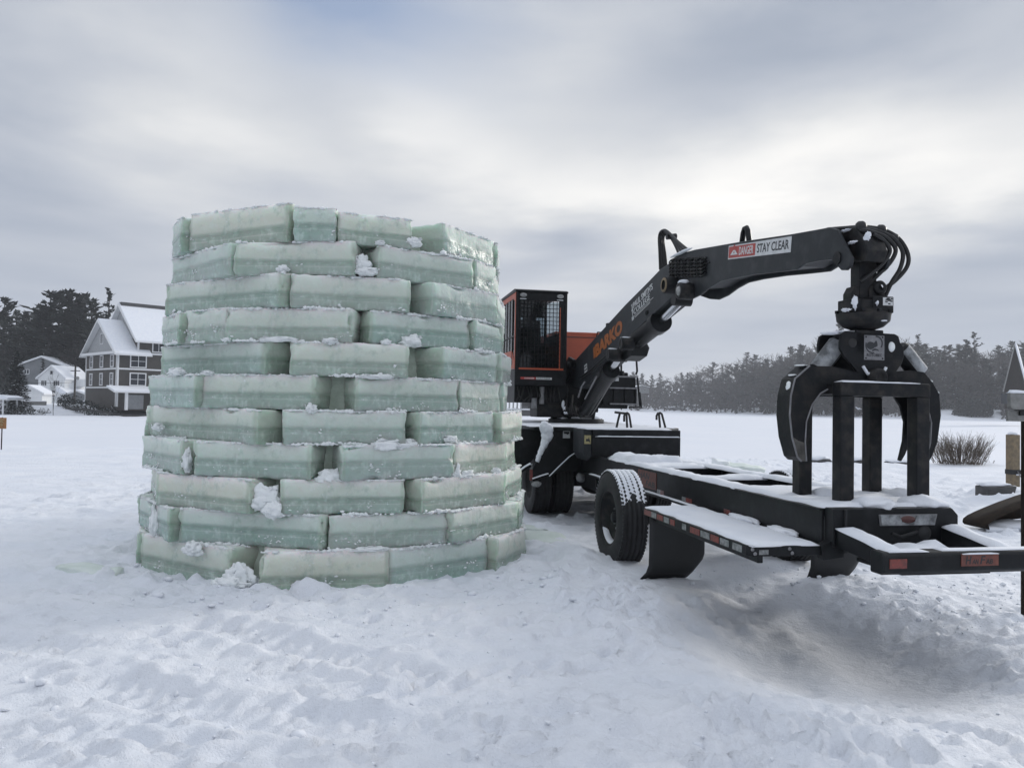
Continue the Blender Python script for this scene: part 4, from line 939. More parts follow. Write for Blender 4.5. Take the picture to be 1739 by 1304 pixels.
# machinery under the cab
m = MB(); m.box(CB + .1, CU - .25, CV0 + .05, CV1 + .1, 1.70, CZ0 + .05); m.box(RU - .9, RU + .2, .5, 1.0, 1.6, 2.0); m.build('cab_support', dark_m, loader, .02)
v, z = on_u(920, 672, -5.2); m = MB(); m.cyl((-5.2, v, 1.68), (-5.2, v, 1.98), .045, 14); v, z = on_u(907, 690, -5.2); m.cyl((-5.2, v, 1.60), (-5.2, v, 1.78), .05, 14); m.build('filter_canister', grey_m, loader)
m = MB()
for k in range(14):
    v = .05 + .055 * k; m.tube([(-5.22, v, 1.98), (-5.18 + rnd.uniform(0, .06), v + rnd.uniform(-.06, .06), 1.82), (-5.22, v + rnd.uniform(-.1, .1), 1.72)], .013, 6)
m.build('hose_bundle', hose_m, loader)
v0, z0 = on_u(893, 715, -5.6); m = MB(); m.box(-5.9, -5.3, .42, 1.0, 1.45, 1.72); m.build('valve_block', rack_m, loader, .02)
# engine housing behind the boom
m = MB(); m.prism([(.95, 2.30), (2.24, 2.30), (2.24, 2.95), (2.18, 3.02), (2.18, 3.06), (.95, 3.06)], -7.9, -6.25, 'x'); eh = m.build('engine_housing', orange_m, loader, .02)
m = MB(); m.box(-6.249, -6.242, .95, 2.22, 2.955, 2.968); m.box(-6.249, -6.243, 2.02, 2.03, 2.32, 2.95); m.build('panel_seam', ink_m, eh)
m = MB(); v, z = on_u(1016, 568, -6.25); m.tube([(-6.2, v - .05, 2.96), (-6.14, v - .05, 3.06), (-6.14, v + .12, 3.06), (-6.2, v + .12, 2.96)], .015, 6); m.build('grab_handle', dark_m, eh)
MB().box(-8.0, -5.9, .7, 2.3, 1.62, 2.30).build('engine_base', dark_m, loader, .02)
m = MB(); m.lump((-6.2, 1.12, 2.30), (.10, .10, .05), 4, .3, 2); m.lump((-5.85, .95, 2.22), (.12, .08, .06), 5, .3, 2); m.build('snow_patch', snow_m, loader)
# service platform with ladder and rail at the right side
PUx = -5.8; P_ = lambda a, b: on_u(a, b, PUx)
(v0, zt) = P_(1026, 637); (v1, _) = P_(1083, 637); (_, zb) = P_(1085, 690)
m = MB(); m.box(PUx - .55, PUx - .05, v0, v1 - .02, zb + .02, zt); sp = m.build('service_platform', dark_m, loader, .01)
m = MB()
for z in (zt - .02, P_(1055, 659)[1], P_(1055, 686)[1]): m.box(PUx - .04, PUx, v0 + .12, v1, z - .013, z + .013)
m.build('step', grey_m, sp, .003)
m = MB()
for px in (1044, 1063, 1081): v = P_(px, 660)[0]; m.box(PUx - .045, PUx - .02, v - .012, v + .012, zb, P_(px, 659)[1])
m.build('ladder_upright', dark_m, sp); m = MB(); m.tube([(PUx - .02, v1, zt - .01), (PUx - .02, v1 + .06, zb)], .018, 8); m.build('ladder_stile', dark_m, sp); m = MB(); m.tube([(PUx - .02, v1 + .05, zt - .3), (PUx - .02, v1 + .09, zb - .02), (PUx - .02, v0 + .5, zb - .02)], .018, 8); m.build('ladder_stile', dark_m, sp)
m = MB(); q = [P_(1081, 636), P_(1083, 630), P_(1081, 600), P_(1079, 592), P_(1066, 604)]; m.tube([(PUx - .03, a, b) for a, b in q], .02, 8); q = [P_(1064, 636), P_(1064, 600)]; m.tube([(PUx - .3, a, b) for a, b in q], .02, 8); m.build('guard_rail', dark_m, sp)
v, z = P_(1059, 632); m = MB(); m.cyl((PUx - .1, v, zt), (PUx - .1, v, zt + .09), .045, 12); m.build('filler_cap', dark_m, sp)
a, b = P_(1040, 641); c_, d = P_(1052, 647); MB().box(PUx - .049, PUx - .045, a, c_, d, b).build('safety_label', white_m, sp)

# main boom
def plate_poly(pts, v): return [on_v(a, b, v) for a, b in pts]
bp_ = [(963, 640), (970, 619), (1012, 572), (1062, 517), (1098, 481), (1122, 456), (1136, 447), (1150, 478), (1146, 500), (1126, 519), (1104, 538), (1060, 580), (1022, 622), (998, 652), (984, 660), (970, 655)]
m = MB(); m.prism(plate_poly(bp_, BV0), BV0, BV1, 'y'); boom = m.build('main_boom', boom_m, loader, .012)
LD = Vector((*B(1098, 482), 0)) - Vector((*B(1012, 572), 0)); bd = Vector((LD.x, 0, LD.y)).normalized(); bn = Vector((-bd.z, 0, bd.x))
tv = BV0 - .002
def along(a, b): u, z = B(a, b); return Vector((u, tv, z))
# orange maker lettering: flag mark and the word
o = along(1012, 606); e = along(1057, 557); w = (e - o).length; hh = .185
m = MB()
for k in range(3): q = o - bd * (.11 - .035 * k) + bn * .0; m.add([q + bd * d + bn * n + Vector((0, y, 0)) for d, n, y in ((0, .0, 0), (.026, .0, 0), (.026, hh * .98, 0), (0, hh * .98, 0), (0, .0, -.002), (.026, .0, -.002), (.026, hh * .98, -.002), (0, hh * .98, -.002))], [(0, 1, 2, 3), (7, 6, 5, 4), (0, 4, 5, 1), (1, 5, 6, 2), (2, 6, 7, 3), (3, 7, 4, 0)])
m.build('maker_mark', barko_m, boom)
text('BARKO', o, bd, bn, hh, barko_m, boom, width=w, bold=.05, depth=.004)
# college decal
o2 = along(1077, 537); e2 = along(1103, 505)
w2 = (e2 - o2).length * 1.22
text("PAUL SMITH'S", o2 + bn * .115, bd, bn, .082, white_m, boom, width=w2, bold=.008, depth=.004); text('COLLEGE', o2 + bn * .02, bd, bn, .078, white_m, boom, width=w2 * .84, bold=.0, depth=.004)
m = MB()
def strip(o, d0, d1, n0, n1, mat=white_m):
    m.add([o + bd * d + bn * n + Vector((0, y, 0)) for y in (0, -.002) for d, n in ((d0, n0), (d1, n0), (d1, n1), (d0, n1))], [(0, 1, 2, 3), (7, 6, 5, 4), (0, 4, 5, 1), (1, 5, 6, 2), (2, 6, 7, 3), (3, 7, 4, 0)])
strip(o2, 0, w2, -.004, .002)
for k in range(13): strip(o2, .03 + k * w2 / 16, .03 + k * w2 / 16 + w2 / 24, -.032, -.018)
for k in range(4): strip(o2, -.085 + .02 * k, -.073 + .02 * k, -.04, -.005)
strip(o2, -.09, -.012, .0, .012); strip(o2, -.06, -.045, .02, .17); strip(o2, -.085, -.03, .10, .115); strip(o2, -.08, -.025, .175, .19); strip(o2, -.03, -.02, .05, .16)
m.build('college_emblem', white_m, boom)
o3 = along(993, 634); m = MB(); o_ = o3; strip(o3, 0, .16, 0, .13); lb = m.build('safety_label', white_m, boom)
m = MB(); o4 = o3 + Vector((0, -.0022, 0)); strip(o4, .02, .07, .02, .055); strip(o4, .09, .145, .02, .055); strip(o4, .02, .06, .075, .11); strip(o4, .08, .14, .075, .11); m.build('label_drawing', ink_m, lb)
# bosses and knobs on the boom side
def boss(px, py, r, out, nm='pin_boss', par=None, mat=rack_m, cap=True):
    u, z = on_v(px, py, BV0 - out); m = MB(); m.lathe([(.0001, -out + .004), (r * .55, -out + .004), (r * .6, -out), (r, -out), (r, .0)], (u, BV0, z), 'y', 24); o = m.build(nm, mat, par or boom)
    if cap:
        s = MB(); s.lump((u, BV0 - out * .6, z + r * .95), (r * .7, out * .4, r * .18), px, .3, 2); s.build('snow_cap', snow_m, o)
    return o
boss(1054, 583, .085, .18); boss(1032, 602, .085, .18)
m = MB(); u, z = B(1062, 610); m.prism([B(1048, 590, 1.1), B(1070, 573, 1.1), B(1078, 590, 1.1), B(1074, 604, 1.1), B(1062, 613, 1.1), B(1050, 606, 1.1)], 1.08, 1.32, 'y'); m.build('cylinder_bracket', dark_m, boom, .01)
m = MB(); m.box(B(1021, 560)[0] - .05, B(1021, 560)[0] + .05, BVC - .06, BVC + .06, B(1039, 546)[1] - .02, B(1039, 546)[1] + .03); m.build('hose_clamp', dark_m, boom)
pts = [B(988, 640, 1.0), B(1005, 628, 1.0), B(1022, 612, 1.0), B(1036, 600, 1.0)]
m = MB()
for k in range(2): m.tube([(a, .985, b - .05 * k) for a, b in pts], .014, 6)
m.build('steel_pipe', dark_m, boom)
# cylinders
def cylinder(p0, p1, p2, r, rr_, v, name, gland=1.22):
    a, b, c_ = [Vector((q[0], v, q[1])) for q in (on_v(*p0, v), on_v(*p1, v), on_v(*p2, v))]; d = (b - a).normalized()
    m = MB(); m.tube([a, a + d * .1, a + d * .1, b - d * .16, b - d * .16, b], [r * .8, r, r, r, r * gland, r * gland], 24); m.cyl(a + Vector((0, -.10, 0)), a + Vector((0, .10, 0)), r * .9, 20); o = m.build(name, dark_m, loader)
    MB().tube([b, c_], rr_, 20).build('piston_rod', chrome_m, o)
    m = MB(); m.cyl(c_ + Vector((0, -.11, 0)), c_ + Vector((0, .11, 0)), rr_ * 1.5, 18); m.build('rod_eye', dark_m, o); return o, a, b, d
lc, la, lb_, ldv = cylinder((995, 700), (1038, 628), (1052, 606), .115, .05, 1.12, 'lift_cylinder')
m = MB(); m.tube([la + Vector((.05, -.15, .25)), la + Vector((.30, -.17, .42)), la + Vector((.45, -.16, .50))], .015, 6); m.tube([la + ldv * .5 + Vector((0, -.15, 0)), la + ldv * 1.2 + Vector((0, -.15, .03))], .013, 6); m.build('hydraulic_line', grey_m, lc)
jc, ja, jb, jd = cylinder((1062, 594), (1123, 545), (1158, 509), .125, .052, 1.16, 'jib_cylinder', 1.18)
m = MB(); m.tube([ja + jd * .15 + Vector((0, -.08, .12)), ja + jd * .6 + Vector((0, -.08, .14)), jb + Vector((-.25, -.08, .15)), jb + Vector((-.2, -.08, .06))], .02, 6); m.lump(tuple(jb + Vector((-.22, -.10, .13))), (.06, .04, .04), 3, .3, 2); m.build('hydraulic_line', dark_m, jc)

# jib
JV0, JV1 = 1.03, 1.37
J = lambda a, b: on_v(a, b, JV0)
jp = [(1139, 441), (1154, 431), (1180, 424), (1260, 410), (1342, 398), (1392, 389), (1408, 386), (1421, 390), (1441, 429), (1446, 438), (1443, 452), (1436, 459), (1428, 459), (1421, 452), (1411, 441), (1390, 443), (1367, 448), (1352, 458), (1320, 462), (1282, 466), (1246, 472), (1222, 478), (1205, 488), (1190, 500), (1176, 507), (1162, 506), (1146, 500), (1140, 478)]
m = MB(); m.prism(plate_poly(jp, JV0), JV0, JV0 + .03, 'y'); m.prism(plate_poly(jp, JV0), JV1 - .03, JV1, 'y')
inn = [(1160, 436), (1180, 426), (1260, 412), (1342, 400), (1405, 389), (1414, 400), (1405, 430), (1367, 440), (1350, 452), (1282, 459), (1240, 465), (1215, 473), (1195, 487), (1165, 490)]
m.prism(plate_poly(inn, JV0), JV0 + .03, JV1 - .03, 'y'); jib = m.build('jib', boom_m, loader, .008)
jd_ = (Vector((J(1342, 398)[0], 0, J(1342, 398)[1])) - Vector((J(1180, 424)[0], 0, J(1180, 424)[1]))).normalized(); jn = Vector((-jd_.z, 0, jd_.x))
# warning decal: red and white panels
d0 = Vector((J(1236.5, 441)[0], JV0, J(1236.5, 441)[1])); d1 = Vector((J(1343, 428)[0], JV0, J(1343, 428)[1])); top = Vector((J(1237, 418)[0], JV0, J(1237, 418)[1])); L = (d1 - d0).length; H = (top - d0).dot(jn)
def panel(o, x, y, L0, L1, H0, H1, off, mat, name, par, X=None, Y=None):
    X = X or jd_; Y = Y or jn; N = Vector((0, -1, 0)) * off
    vs = [o + X * a + Y * b + N + Vector((0, q, 0)) for q in (0, .001) for a, b in ((L0, H0), (L1, H0), (L1, H1), (L0, H1))]
    mm = MB(); mm.add(vs, [(0, 1, 2, 3), (7, 6, 5, 4), (0, 4, 5, 1), (1, 5, 6, 2), (2, 6, 7, 3), (3, 7, 4, 0)]); return mm.build(name, mat, par)
wl = panel(d0, 0, 0, 0, L, 0, H, .002, white_m, 'warning_sign', jib)
panel(d0, 0, 0, .012, L * .468, .012, H - .012, .0036, red_m, 'red_panel', wl)
text('DANGER', d0 + jd_ * .235 + jn * H * .24 + Vector((0, -.0038, 0)), jd_, jn, H * .56, white_m, wl, width=L * .468 - .27, bold=.016); text('STAY CLEAR', d0 + jd_ * (L * .468 + .035) + jn * H * .24 + Vector((0, -.0024, 0)), jd_, jn, H * .58, ink_m, wl, width=L * .532 - .07, bold=.016)
mm = MB(); q = lambda a, b, o_=.0048: d0 + jd_ * a + jn * b + Vector((0, -o_, 0)); mm.add([q(.05, .04), q(.21, .04), q(.13, H - .035)], [(0, 1, 2)]); mm.build('warning_triangle', white_m, wl)
mm = MB(); mm.add([q(.118, .085, .0056), q(.142, .085, .0056), q(.146, .14, .0056), q(.114, .14, .0056)], [(0, 1, 2, 3)]); mm.add([q(.12, .055, .0056), q(.14, .055, .0056), q(.14, .072, .0056), q(.12, .072, .0056)], [(0, 1, 2, 3)]); mm.build('exclamation_mark', red_m, wl)
# lifting eye
u, z = on_v(1266, 411, BVC); m = MB(); m.tube([(u - .085, BVC, z - .03), (u - .05, BVC, z + .10), (u - .02, BVC, z + .14), (u + .02, BVC, z + .14), (u + .05, BVC, z + .10), (u + .085, BVC, z - .03)], .028, 10); m.build('lifting_eye', dark_m, jib)
# chain wrapped on the knuckle, knuckle pins
m = MB()
for r_ in range(5):
    for k in range(11):
        u, z = J(1143 + k * 5.4, 444 + r_ * 6.0 - k * .25); c = Vector((u, JV0 - .02, z)); n = 8
        ang = (k % 2) * 1.2 + .3; m.tube([c + Vector((.048 * math.cos(2 * math.pi * i / n), .016 * math.sin(2 * math.pi * i / n + ang), .026 * math.sin(2 * math.pi * i / n))) for i in range(n + 1)], .010, 5, cap=False)
ch = m.build('chain', rack_m, jib)
m = MB(); (u0, z0), (u1, z1) = J(1140, 441), J(1180, 441); m.lump(((u0 + u1) / 2, JV0 - .025, z0 + .015), (abs(u1 - u0) / 2, .03, .018), 3, .3, 2); m.build('snow_cap', snow_m, ch)
(u0, z0), (u1, z1) = J(1142, 472), J(1206, 444); MB().box(u0, u1, JV0 - .012, JV0 - .001, z0, z1).build('chain_backing', rubber_m, jib, .004)
def boss2(px, py, r, out, v=JV0, par=None, mat=rack_m):
    u, z = on_v(px, py, v - out); m = MB(); m.lathe([(.0001, -out + .02), (r * .5, -out + .02), (r * .6, -out), (r * .95, -out), (r, -out + .01), (r, .0)], (u, v, z), 'y', 28); return m.build('pivot_pin', mat, par or jib), u, z
b1, u, z = boss2(1128, 484, .105, .14); m = MB(); m.lathe([(.058, -.152), (.085, -.152), (.085, -.14)], (u, JV0, z), 'y', 24); m.build('pin_collar', wood_m, b1)
b2, u, z = boss2(1152, 494, .095, .16); m = MB(); m.lathe([(.0001, -.168), (.05, -.168), (.055, -.155)], (u, JV0, z), 'y', 24); m.build('pin_face', lens_m, b2); m = MB(); m.lump((u, JV0 - .1, z + .10), (.06, .06, .03), 3, .3, 2); m.build('snow_cap', snow_m, b2)
# knuckle hoses
m = MB()
for k in range(4):
    dv = BVC - .06 + .025 * k; s = k * 3.2
    P = [on_v(a, b, dv) for a, b in ((1121 + s * 1.2, 458), (1120 + s * 1.0, 430), (1119 + s * .8, 405 + k * 2), (1122 + s * .6, 394 + k * 2), (1130 + s * .3, 391 + k * 2.5), (1140, 399 + k * 2), (1152 - s * .4, 411 + k * 3), (1174 - s * 2.2, 429 + k))]
    # smooth the path
    Q = []
    for i in range(len(P) - 1):
        p0, p1, p2, p3 = P[max(i - 1, 0)], P[i], P[i + 1], P[min(i + 2, len(P) - 1)]
        for t in (0, .33, .66):
            Q.append(tuple(.5 * ((2 * p1[c]) + (-p0[c] + p2[c]) * t + (2 * p0[c] - 5 * p1[c] + 4 * p2[c] - p3[c]) * t * t + (-p0[c] + 3 * p1[c] - 3 * p2[c] + p3[c]) * t ** 3) for c in (0, 1)))
    m.tube([(a, dv, b) for a, b in Q], .0165, 8)
m.build('knuckle_hoses', hose_m, loader)
a, b = on_v(1142, 402, BVC); m = MB(); m.tube([(a, BVC - .08, b - .01), (a, BVC + .05, b + .01)], .035, 8); m.build('hose_clip', hose_m, loader)
# jib head: hanging link, yoke and rotator
XU = -(0) + on_v(1460, 470, 1.22)[0]
m = MB(); G = lambda a, b, v=1.12: on_v(a, b, v)
m.prism([G(1424, 392), G(1452, 384), G(1466, 404), G(1473, 426), G(1466, 444), G(1446, 444), G(1430, 408)], 1.12, 1.30, 'y')
m.cyl((G(1440, 440)[0], 1.02, G(1440, 440)[1]), (G(1440, 440)[0], 1.40, G(1440, 440)[1]), .05, 16); yoke = m.build('jib_yoke', rack_m, loader, .012)
s = MB(); s.lump((G(1477, 402)[0], 1.10, G(1477, 402)[1]), (.025, .02, .028), 3, .8, 3); s.lump((G(1452, 412)[0], 1.10, G(1452, 412)[1]), (.05, .02, .010), 5, .8, 3); s.lump((G(1440, 392)[0], 1.10, G(1440, 392)[1]), (.05, .03, .008), 6, .8, 3); s.build('snow_cap', snow_m, yoke)
GU, GVc = 2.60, 1.235
gz_ = lambda py: on_u(1462, py, GU)[1]
m = MB(); m.box(GU - .06, GU + .06, GVc - .075, GVc + .075, gz_(512), gz_(432)); m.prism([(GVc - .14, gz_(545)), (GVc - .14, gz_(500)), (GVc - .11, gz_(488)), (GVc - .075, gz_(488)), (GVc - .075, gz_(545))], GU - .06, GU + .06, 'x'); m.prism([(GVc + .0, gz_(545)), (GVc + .0, gz_(492)), (GVc + .04, gz_(483)), (GVc + .10, gz_(483)), (GVc + .135, gz_(495)), (GVc + .135, gz_(545))], GU - .02, GU + .075, 'x'); link = m.build('hanging_link', rack_m, loader, .008)
m = MB(); m.lathe([(.02, .10), (.045, .10), (.055, .09), (.055, .05)], (GU, GVc + .085, gz_(490)), 'x', 20); m.build('link_pin', tong_m, link)
m = MB(); m.lathe([(.09, gz_(560)), (.145, gz_(556)), (.195, gz_(546)), (.20, gz_(537)), (.205, gz_(534)), (.17, gz_(531)), (.165, gz_(528)), (.15, gz_(527)), (.15, gz_(512)), (.05, gz_(508))], (GU, GVc, 0), 'z', 36)
m.box(GU - .10, GU + .16, GVc - .03, GVc + .15, gz_(534), gz_(507)); m.box(GU - .05, GU + .12, GVc - .19, GVc - .10, gz_(532), gz_(512)); rot = m.build('rotator', rack_m, loader, .006)
m = MB()
for k in range(10): a = 2 * math.pi * k / 10; m.box(GU + .197 * math.cos(a) - .012, GU + .197 * math.cos(a) + .012, GVc + .197 * math.sin(a) - .012, GVc + .197 * math.sin(a) + .012, gz_(533), gz_(528))
m.build('rotator_bolts', dark_m, rot)
m = MB(); m.box(GU + .1605, GU + .163, GVc + .055, GVc + .14, gz_(522), gz_(509)); pl = m.build('worn_label', white_m, rot)
m = MB(); [m.box(GU + .1632, GU + .1645, z0_ := GVc + .055 + rnd.random() * .065, z0_ + .02, z_ := gz_(521) + rnd.random() * .05, z_ + .010) for k in range(9)]; m.build('label_wear', ink_m, pl)
s = MB(); s.lump((GU + .12, GVc - .16, gz_(520)), (.015, .022, .045), 3, .9, 3); s.lump((GU + .08, GVc - .20, gz_(530)), (.04, .03, .012), 5, .9, 3); s.lump((GU + .17, GVc + .0, gz_(519)), (.01, .010, .018), 6, .7, 2); s.lump((GU + .18, GVc + .05, gz_(548)), (.012, .03, .006), 6, .4, 2); s.build('snow_cap', snow_m, rot)
# hoses over the jib end down to the rotator
def spline(P, n=5):
    Q = []
    for i in range(len(P) - 1):
        p0, p1, p2, p3 = P[max(i - 1, 0)], P[i], P[i + 1], P[min(i + 2, len(P) - 1)]
        for t in [j / n for j in range(n)]:
            Q.append(p1 + (p2 - p0) * (.5 * t) + (p0 * 2 - p1 * 5 + p2 * 4 - p3) * (.5 * t * t) + (p1 * 3 - p0 - p2 * 3 + p3) * (.5 * t ** 3))
    return Q + [P[-1]]
HP = [[(1405, 390), (1430, 388), (1465, 386), (1497, 390), (1522, 402), (1537, 420), (1543, 440), (1538, 457), (1521, 476), (1503, 490), (1490, 503)],
      [(1405, 392), (1432, 391), (1465, 389), (1494, 394), (1518, 406), (1533, 428), (1529, 455), (1514, 480), (1502, 506)],
      [(1408, 393), (1432, 393), (1464, 391), (1490, 397), (1509, 407), (1521, 424), (1513, 444), (1495, 463), (1479, 478)],
      [(1408, 395), (1432, 394), (1462, 393), (1486, 400), (1502, 410), (1511, 426), (1500, 446), (1480, 464), (1462, 478)]]
m = MB()
for k, P in enumerate(HP):
    n = len(P); pts = []
    for i, (a, b) in enumerate(P):
        t = i / (n - 1); v = BVC - .06 + .04 * k
        u0 = on_v(a, b, v)[0] if i < 3 else None
        if u0 is not None and u0 < GU - .0: pts.append(Vector((u0, v, on_v(a, b, v)[1])))
        else:
            uu = GU + .10 * math.sin(t * math.pi) + .02 * k; q = on_u(a, b, uu); pts.append(Vector((uu, q[0], q[1])))
    m.tube(spline(pts), .0175, 8)
m.build('rotator_hoses', hose_m, loader)
m = MB()
for (a, b) in ((1496, 392), (1516, 406), (1462, 386)):
    q = on_u(a, b, GU + .08); m.lump((GU + .08, q[0], q[1]), (.045, .045, .05), a, .15, 2)
q = on_u(1462, 386, GU); m.build('hose_clip', hose_m, loader)
# grapple: head plates, cylinders, tongs
NU, FU = 2.685, 2.36
Gp = lambda a, b: on_u(a, b, NU)
hp_ = [(1430, 566), (1437, 562), (1520, 567), (1526, 570), (1530, 583), (1535, 590), (1536, 605), (1532, 618), (1522, 632), (1508, 643), (1500, 652), (1476, 654), (1462, 640), (1446, 618), (1434, 606), (1427, 592), (1427, 580)]
hpoly = [Gp(a, b) for a, b in hp_]
m = MB(); m.prism(hpoly, NU - .03, NU, 'x'); m.prism(hpoly, FU, FU + .03, 'x'); m.box(FU, NU, GVc - .12, GVc + .12, Gp(1480, 600)[1], Gp(1480, 560)[1]); head = m.build('grapple_head', tong_m, loader, .008)
s = MB(); a, b = Gp(1445, 563); s.lump((NU - .1, a, b), (.10, .10, .012), 3, .3, 2); s.lump((NU - .05, Gp(1415, 566)[0], Gp(1440, 566)[1]), (.08, .07, .012), 4, .3, 2); s.build('snow_cap', snow_m, head)
(v0, z1), (v1, z0) = Gp(1467, 569), Gp(1501, 612); m = MB(); m.box(NU + .001, NU + .006, v0, v1, z0, z1); ep = m.build('emblem_plate', grey_m, head, .001)
cx, cz, w_ = (v0 + v1) / 2, (z0 + z1) / 2, v1 - v0
def disc(pts, off, nm, mat, par):
    m = MB(); m.add([(NU + off, cx + a * w_, cz + b * w_) for a, b in pts], [tuple(range(len(pts)))]); return m.build(nm, mat, par)
def arc(r0, r1, a0, a1, ox, oz, n=16): return [(ox + r1 * math.cos(R(a0 + (a1 - a0) * i / n)), oz + r1 * math.sin(R(a0 + (a1 - a0) * i / n))) for i in range(n + 1)] + [(ox + r0 * math.cos(R(a1 + (a0 - a1) * i / n)), oz + r0 * math.sin(R(a1 + (a0 - a1) * i / n))) for i in range(n + 1)]
# round beast-like mark between two crescent arcs
body = [(-.20 + .19 * math.cos(R(t)) * (1 if math.cos(R(t)) < 0 else 1.25), .09 + .17 * math.sin(R(t))) for t in range(0, 360, 20)]
disc(body, .0065, 'emblem_mark', ink_m, ep); disc([(-.06, .18), (.03, .26), (.07, .33), (.12, .29), (.15, .20), (.16, .08), (.05, .02), (-.05, .02)], .0068, 'emblem_mark', ink_m, ep)
disc([(-.12, -.10), (.02, -.03), (.14, -.06), (.22, -.11), (.21, -.15), (.08, -.11), (-.02, -.13), (-.10, -.17)], .0068, 'emblem_mark', ink_m, ep)
disc(arc(.30, .36, 160, 285, -.09, .10), .0066, 'emblem_arc', ink_m, ep); disc(arc(.27, .34, -35, 95, .08, .20), .0066, 'emblem_arc', ink_m, ep)
text('ROTOBEC', (NU + .0064, v0 + w_ * .12, z0 + (z1 - z0) * .145), LX_, UP, w_ * .12, ink_m, ep, width=w_ * .76, bold=.03)
for a in (.09, .91):
    for b in (.07, .93): MB().lathe([(.0001, .004), (.006, .003), (.007, 0)], (NU + .006, v0 + w_ * a, z0 + (z1 - z0) * b), 'x', 10).build('plate_bolt', dark_m, ep)
(a, b) = Gp(1514, 589); m = MB(); m.lathe([(.0001, .012), (.03, .012), (.035, .0)], (NU, a, b), 'x', 18)
for i, p in enumerate(m.v): m.v[i] = (p[0], a + (p[1] - a) * .75, b + (p[2] - b) * 1.15)
m.build('pin_snow', snowclump_m, head)
(a, b) = Gp(1448, 582); m = MB(); m.lathe([(.0001, .006), (.03, .006), (.036, .0)], (NU, a, b), 'x', 18); m.build('pin_hole', hose_m, head)
(a, b) = Gp(1487, 641); m = MB(); m.lathe([(.0001, .05), (.032, .05), (.038, .062), (.058, .062), (.064, .05), (.07, .05), (.075, .0)], (NU, a, b), 'x', 28); pn = m.build('pivot_pin', rack_m, head)
m = MB()
for p0, p1 in (((1464, 622), (1472, 635)), ((1472, 635), (1480, 634)), ((1480, 634), (1492, 634)), ((1492, 634), (1496, 637)), ((1496, 637), (1503, 624))):
    q0, q1 = Gp(*p0), Gp(*p1); m.tube([(NU + .012, *q0), (NU + .012, *q1)], .012, 6)
m.build('snow_ledge', snow_m, head)
def gcyl(p0, p1, nm):
    q0, q1 = on_u(*p0, (NU + FU) / 2), on_u(*p1, (NU + FU) / 2); uu = (NU + FU) / 2; a = Vector((uu, *q0)); b = Vector((uu, *q1)); d = (b - a).normalized()
    o = MB().tube([a, a + d * .02, b], [.06, .075, .075], 20).build(nm, tong_m, head); L_ = (b - a).length
    MB().tube([a + d * .03 + Vector((.005, 0, .008)), b + Vector((.005, 0, .008))], .073, 20).build('frost_cover', frost_m, o)
gcyl((1425, 581), (1388, 630), 'grapple_cylinder'); gcyl((1525, 590), (1560, 634), 'grapple_cylinder')
TLn = [(1480, 640), (1440, 628), (1410, 622), (1374, 621), (1349, 643), (1342, 672), (1340, 705), (1344, 743), (1353, 776), (1360, 783), (1369, 783), (1367, 750), (1369, 716), (1379, 687), (1393, 668), (1416, 655), (1450, 652), (1482, 655)]
TRn = [(1492, 640), (1520, 631), (1546, 629), (1569, 632), (1584, 650), (1595, 669), (1598, 705), (1592, 750), (1582, 776), (1575, 788), (1571, 786), (1579, 752), (1581, 718), (1574, 690), (1562, 672), (1542, 660), (1515, 655), (1490, 655)]
def tong(pix, outer, side, FU=FU):
    P = [Gp(a, b) for a, b in pix]; m = MB(); m.prism(P, NU - .022, NU, 'x'); m.prism(P, FU, FU + .022, 'x')
    # curved back and inner skin between the two plates
    O = [P[i] for i in outer]
    for i in range(len(O) - 1):
        (a, b), (c_, d) = O[i], O[i + 1]; n = Vector((d - b, -(c_ - a))).normalized() * .016
        k = -1 if side < 0 else 1
        q = [(a, b), (c_, d), (c_ - k * abs(n.x) * .9, d - n.y * k * 0), (a - k * abs(n.x) * .9, b - n.y * k * 0)]
        m.add([(u, *p) for u in (FU + .022, NU - .022) for p in q], [(0, 1, 2, 3), (7, 6, 5, 4), (0, 4, 5, 1), (1, 5, 6, 2), (2, 6, 7, 3), (3, 7, 4, 0)])
    t = m.build('grapple_tong', tong_m, loader, .006)
    return t, P
t1, P1 = tong(TLn, (2, 3, 4, 5, 6, 7, 8, 9, 10), -1, 2.50)
m = MB(); e = [P1[i] for i in (3, 4, 5, 6, 7, 8, 9)]; m.tube([(NU + .003, a + .004, b) for a, b in e], .007, 6); e = [P1[i] for i in (10, 11, 12, 13, 14, 15)]; m.tube([(NU + .004, a, b) for a, b in e], .007, 6); m.build('worn_edge', grey_m, t1)
m = MB(); a, b = P1[4]; m.lump((NU - .06, a - .012, b - .06), (.035, .012, .04), 3, .4, 2); m.lump((NU - .08, a + .03, b + .03), (.05, .03, .008), 4, .4, 2); m.lump((NU - .08, P1[3][0] - .02, P1[3][1] + .004), (.06, .05, .008), 7, .4, 2); m.build('snow_patch', snowclump_m, t1)
m = MB(); m.prism([Gp(a, b) for a, b in ((1344, 740), (1353, 776), (1360, 783), (1369, 783), (1367, 752), (1355, 748))], NU + .0005, NU + .003, 'x'); m.build('worn_tip', tip_m, t1)
t2, P2 = tong(TRn, (2, 3, 4, 5, 6, 7), 1)
m = MB(); e = [P2[i] for i in (10, 11, 12, 13, 14)]; m.tube([(NU + .004, a, b) for a, b in e], .007, 6); m.build('worn_edge', grey_m, t2)
m = MB(); a, b = P2[11]; m.lump((NU - .05, a + .0, b + .06), (.03, .012, .09), 3, .4, 2); a, b = P2[4]; m.lump((NU - .05, a, b + .01), (.05, .015, .015), 4, .3, 2); a, b = P2[5]; m.lump((NU - .05, a, b + .01), (.05, .012, .015), 5, .3, 2); m.build('snow_patch', snowclump_m, t2)

